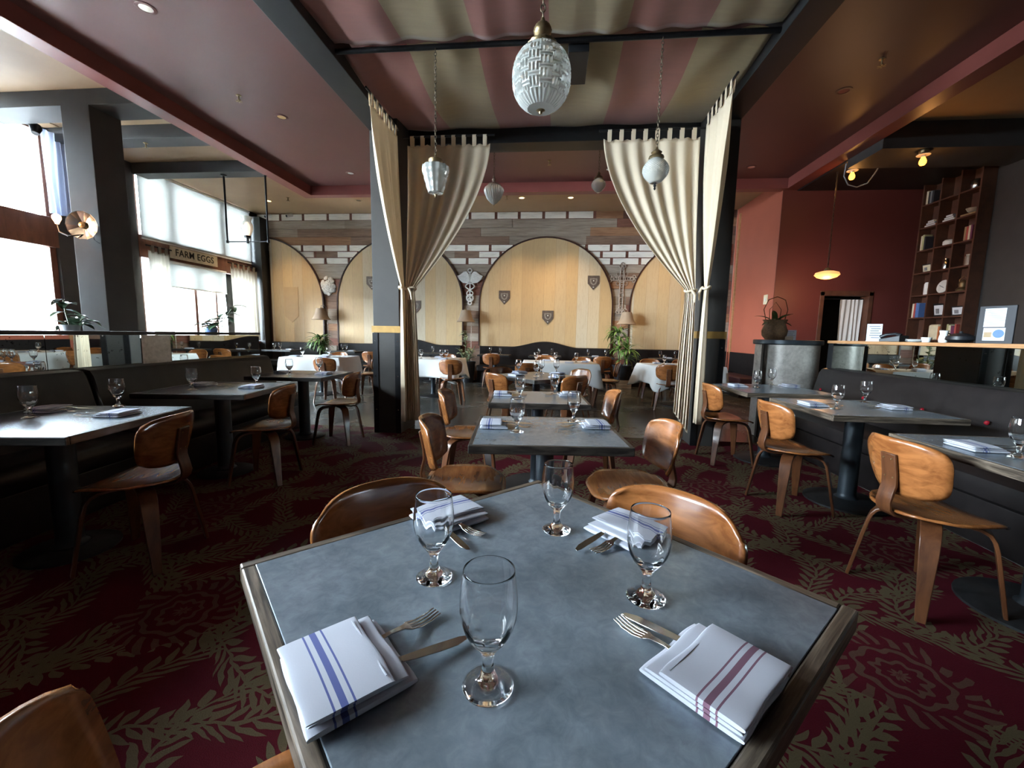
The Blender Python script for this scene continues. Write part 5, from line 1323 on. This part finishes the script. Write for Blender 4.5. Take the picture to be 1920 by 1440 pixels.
r = thing('cream_jug', 'narrow white jug on the bar counter', 'jug', (3.68, 4.36, 1.2562)); MB().lathe([(.03, 0), (.036, .03), (.028, .08), (.034, .115), (.03, .115), (0, .02)], 18).build('body', 'white_plastic', r); MB().tube([(.03, 0, .095), (.06, 0, .08), (.055, 0, .045), (.034, 0, .03)], .005, 6).build('handle', 'white_plastic', r)
r = thing('desk_lamp_head', 'black low object like a covered bowl on the bar counter', 'bowl', (3.66, 4.17, 1.2562)); MB().lathe([(.05, 0), (.10, .03), (.095, .06), (.05, .085), (.012, .09), (.015, .105), (0, .108)], 20).build('bowl', 'black_plastic', r)  # low black covered bowl, no lamp here
bd = thing('notice_board', 'upright black board with two printed sheets on the bar counter', 'notice board', (3.70, 3.92, 1.2562), .0)
MB().box(-.01, .01, -.13, .13, 0, .36).build('board', 'book_black', bd, smooth=0, bevel=.004)
bd.rotation_euler = (0, 0, .35); bd.scale = (.88, .88, .88)
MB().box(-.013, -.010, -.065, .085, .16, .335).build('sheet', 'paper', bd, smooth=0); MB().box(-.013, -.010, -.075, .08, .03, .15).build('leaflet', 'paper', bd, smooth=0)
b = MB()
for k in range(9): b.box(-.0140, -.013, -.055 + .012 * (k % 2), .085 - .02 * (k % 3), .315 - k * .016, .318 - k * .016)
b.build('print', 'ink', bd, smooth=0)
MB().cyl((-.0130, -.03, .095), .040, .0012, 24, axis=(-1, 0, 0)).build('round_logo', 'book_blue', bd); MB().obox((-.0138, .045, .085), (.001, .055, .05)).build('picture', 'book_tan', bd, smooth=0)

# disc pendant, bare bulbs
r = thing('disc_pendant', 'amber glowing disc pendant hanging before the red wall', 'pendant lamp', (4.865, 8.2, 2.36)); r.scale = (1.17, 1.17, 1.17)
MB().lathe([(.05, 0), (.13, .025), (.165, .06), (.15, .095), (.09, .115), (.04, .12)], 32).build('glass_disc', 'disc_glow', r, smooth=60)
MB().lathe([(.045, .118), (.045, .14), (.025, .165), (.008, .175)], 16).build('cap', 'brass', r); chain(r, 0, .17, 1.575, .05); MB().tube([(.006, 0, .17), (.012, .004, .6), (.004, 0, 1.1), (.006, 0, 1.575)], .004, 6).build('cord', 'black_metal', r)
d = bpy.data.lights.new('disc_light', 'POINT'); d.energy = 7; d.color = (1, .55, .25); d.shadow_soft_size = .12; o = bpy.data.objects.new('disc_light', d); COL.objects.link(o); o.parent = r; o.location = (0, 0, -.16)
def bare_bulb(x, y, z, label):
    r = thing('bare_bulb', label, 'ceiling light', (x, y, z), 0, 'bare amber bulbs over the bar')
    MB().lathe([(.06, 0), (.06, -.03), (.05, -.05), (.03, -.06)], 18).build('box', 'brass', r); MB().lathe([(.075, -.055), (.085, -.062), (.08, -.068), (.03, -.07), (.026, -.09)], 20).build('porcelain_socket', 'white_plastic', r)
    MB().lathe([(.018, -.085), (.03, -.11), (.045, -.15), (.044, -.18), (.028, -.205), (0, -.212)], 18).build('bulb', 'bulb_amber', r)
    d = bpy.data.lights.new('bulb_light', 'POINT'); d.energy = 1.2; d.color = (1, .45, .12); d.shadow_soft_size = .05; o = bpy.data.objects.new('bulb_light', d); COL.objects.link(o); o.parent = r; o.location = (0, 0, -.28)
bare_bulb(5.38, 7.1, 4.08, 'bare amber bulb under the dark beam nearest the bookcase'); bare_bulb(4.98, 8.0, 4.2, 'bare amber bulb over the bar with a slack cord beside it')
tag(MB().tube([(4.78, 7.85, 4.2), (4.76, 7.85, 4.0), (4.84, 7.85, 3.86), (4.98, 7.85, 3.82), (5.14, 7.85, 3.88), (5.24, 7.85, 4.04), (5.32, 7.85, 4.2)], .010, 8).build('slack_cord', 'grey_plastic', None), 'slack grey cord looping under the bar ceiling around a bulb', 'cord')

# ---------------------------------------------------------------- tall bookcase
SX0, SX1, SY0, SY1, SZ = 6.88, 7.095, 7.85, 8.98, 4.40
NC, NRW = 3, 10
bc_ = thing('bookcase', 'tall dark wooden pigeonhole bookcase reaching the ceiling beside the red wall', 'bookcase', (SX0, (SY0 + SY1) / 2, 0))
hY = (SY1 - SY0) / 2; D = SX1 - SX0
MB().box(D - .012, D, -hY, hY, 0, SZ).build('back_panel', 'shelf_wood', bc_, smooth=0)
for s in (-hY, hY - .03): MB().box(0, D - .012, s, s + .03, 0, SZ).build('side_panel', 'shelf_wood', bc_, smooth=0)
rowz = [.42 * k + .02 for k in range(11)]; rowz[-1] = SZ - .03
for z in rowz: MB().box(.002, D - .012, -hY + .03, hY - .03, z, z + .026).build('shelf', 'shelf_wood', bc_, smooth=0)
cw = (2 * hY - .03) / 3
for k in (1, 2): MB().box(.004, D - .012, -hY + cw * k, -hY + cw * k + .026, .046, SZ - .03).build('divider', 'shelf_wood', bc_, smooth=0)
def cell(row, colm):
    """row 0 = top; column 0 = next to the red wall; returns (y centre, z floor)"""
    return (SY0 + hY) + (hY - .03 - cw * colm - (cw - .026) / 2) - 0.0 , rowz[9 - row] + .026
BKM = ['book_cream', 'book_blue', 'book_red', 'book_plum', 'book_green', 'book_grey', 'book_black', 'book_olive', 'book_orange', 'book_tan']
CN = ('column by red wall', 'middle column', 'outer column'); RN = ('top', 'second', 'third', 'fourth', 'fifth', 'sixth', 'seventh', 'eighth')
def cname(row, c): return '%s row of bookcase, %s' % (RN[row], CN[c])
book_n = {}
def books(row, c, mats, start=-.14, lean=0.0, h0=.24):
    y, z = cell(row, c); yy = y - start; rn = random.Random(row * 7 + c)
    for k, m in enumerate(mats):
        t = rn.uniform(.028, .045); h = h0 * rn.uniform(.88, 1.08); colr = m.split('_')[1]
        r = thing('book', '%s book, %s upright, %s' % (colr, ('first', 'second', 'third', 'fourth', 'fifth')[k], cname(row, c)), 'book', (SX0 + .03, yy - t / 2, z + .0005), 0, 'books in the tall bookcase')
        MB().box(0, .14, -t / 2, t / 2, 0, h).build('cover', m, r, smooth=0, bevel=.003); MB().box(.006, .138, -t / 2 + .003, t / 2 - .003, h - .002, h + .001).build('pages', 'paper', r, smooth=0)
        yy -= t + .002
def flat_books(row, c, mats):
    y, z = cell(row, c)
    for k, m in enumerate(mats):
        r = thing('book', '%s book lying %s, %s' % (m.split('_')[1], ('at the bottom', 'second', 'on top')[k], cname(row, c)), 'book', (SX0 + .03, y, z + .0005 + k * .036), 0, 'books in the tall bookcase')
        MB().box(0, .14, -.12 + .02 * k, .11 - .03 * k, 0, .034).build('cover', m, r, smooth=0, bevel=.003); MB().box(-.001, .13, -.115 + .02 * k, .105 - .03 * k, .005, .029).build('pages', 'paper', r, smooth=0)
def shelf_lathe(row, c, name, cat, label, prof, mat, dy=0, dz=0, n=24, extra=None):
    y, z = cell(row, c); r = thing(name, label, cat, (SX0 + .10, y + dy, z + .0005 + dz)); MB().lathe(prof, n).build('body', mat, r, smooth=50)
    if extra: extra(r)
    return r
def shelf_frame(row, c, label, w, h, pic):
    y, z = cell(row, c); r = thing('picture_frame', label, 'picture', (SX0 + .09, y, z + .0005), 0, 'framed pictures in the bookcase')
    MB().obox((0, 0, h / 2), (.016, w, h), (0, -.15, 0)).build('frame', 'black_plastic', r, smooth=0); MB().obox((-.012, 0, h / 2), (.004, w * .8, h * .72), (0, -.15, 0)).build('print', pic, r, smooth=0)
    MB().obox((-.0155, w * .08, h * .42), (.003, w * .3, h * .38), (0, -.15, 0)).build('figure', 'book_grey', r, smooth=0)
jar = [(.05, 0), (.055, .02), (.055, .15), (.04, .17), (.045, .19), (.0, .19)]; bowl = [(.03, 0), (.07, .03), (.095, .08), (.09, .08), (.06, .035), (0, .02)]
disc = [(.04, 0), (.095, .02), (.11, .06), (.10, .11), (.05, .14), (0, .145)]
books(0, 0, ['book_cream', 'book_black', 'book_grey', 'book_black'], -.15); shelf_lathe(0, 2, 'metal_pot', 'pot', 'shiny metal pot in the top row, outer column of the bookcase', [(.07, 0), (.085, .03), (.085, .13), (.06, .16), (0, .165)], 'steel')
flat_books(1, 0, ['book_orange', 'book_grey', 'book_cream']); flat_books(1, 1, ['book_cream', 'book_grey', 'book_grey'])
shelf_lathe(1, 2, 'serving_bowl', 'bowl', 'wide bowl in the second row, outer column of the bookcase', bowl, 'plate_mark', dz=.035); y, z = cell(1, 2)
r = thing('book', 'tan book under the bowl in the second row, outer column', 'book', (SX0 + .02, y, z + .0005), 0, 'books in the tall bookcase'); MB().box(0, .16, -.13, .13, 0, .03).build('cover', 'book_tan', r, smooth=0)
books(2, 0, ['book_cream', 'book_olive', 'book_black'], -.15, h0=.27); shelf_lathe(2, 1, 'butter_dish', 'dish', 'white oval dish in the third row, middle column of the bookcase', [(.07, 0), (.085, .02), (.085, .07), (.06, .095), (0, .10)], 'white_plastic'); books(2, 2, ['book_tan', 'book_red', 'book_cream', 'book_plum'], -.03)
shelf_frame(3, 0, 'pale framed picture in the fourth row next to the red wall', .20, .16, 'book_cream'); shelf_lathe(3, 1, 'glass_jar', 'jar', 'silvery jar in the fourth row, middle column of the bookcase', jar, 'steel'); shelf_lathe(3, 2, 'metal_canister', 'canister', 'metal canister in the fourth row, outer column of the bookcase', jar, 'plate_mark', dy=-.05)
shelf_lathe(4, 0, 'white_canister', 'canister', 'tall white canister in the fifth row next to the red wall', [(.06, 0), (.062, .02), (.062, .20), (.045, .23), (0, .235)], 'white_plastic', dy=-.06)
y, z = cell(4, 1); r = thing('display_plate', 'round white plate standing in the fifth row, middle column', 'plate', (SX0 + .1, y, z + .122)); MB().lathe([(.12, 0), (.115, .012), (.08, .006), (0, .005)], 32, axis=(-1, 0, .2)).build('plate', 'white_plaster', r); MB().obox((-.012, .02, 0), (.004, .10, .012), (.5, 0, 0)).build('motif', 'book_grey', r, smooth=0)
shelf_lathe(4, 2, 'oil_lantern', 'lantern', 'brass oil lantern in the fifth row, outer column of the bookcase', [(.075, 0), (.085, .03), (.06, .06), (.05, .08), (.06, .12), (.04, .17), (.02, .19), (0, .20)], 'brass', extra=lambda r: MB().tube([(0, -.06, .1), (0, -.07, .2), (0, 0, .26), (0, .07, .2), (0, .06, .1)], .005, 6).build('bail_handle', 'brass', r))
books(5, 0, ['book_cream', 'book_red', 'book_blue', 'book_blue'], -.15, h0=.26); shelf_frame(5, 1, 'framed black and white photograph in the sixth row, middle column', .22, .24, 'paper'); shelf_frame(5, 2, 'framed sketch in the sixth row, outer column of the bookcase', .24, .17, 'paper')
y, z = cell(6, 1); r = thing('crock', 'large cream ceramic slab jar in the seventh row, middle column', 'jar', (SX0 + .09, y + .02, z + .0005)); MB().box(-.06, .06, -.11, .09, 0, .28).build('body', 'ivory_plastic', r, smooth=0, bevel=.03); books(6, 1, ['book_orange'], .09)
books(6, 2, ['book_olive', 'book_cream', 'book_plum', 'book_plum', 'book_red'], -.11, h0=.28)
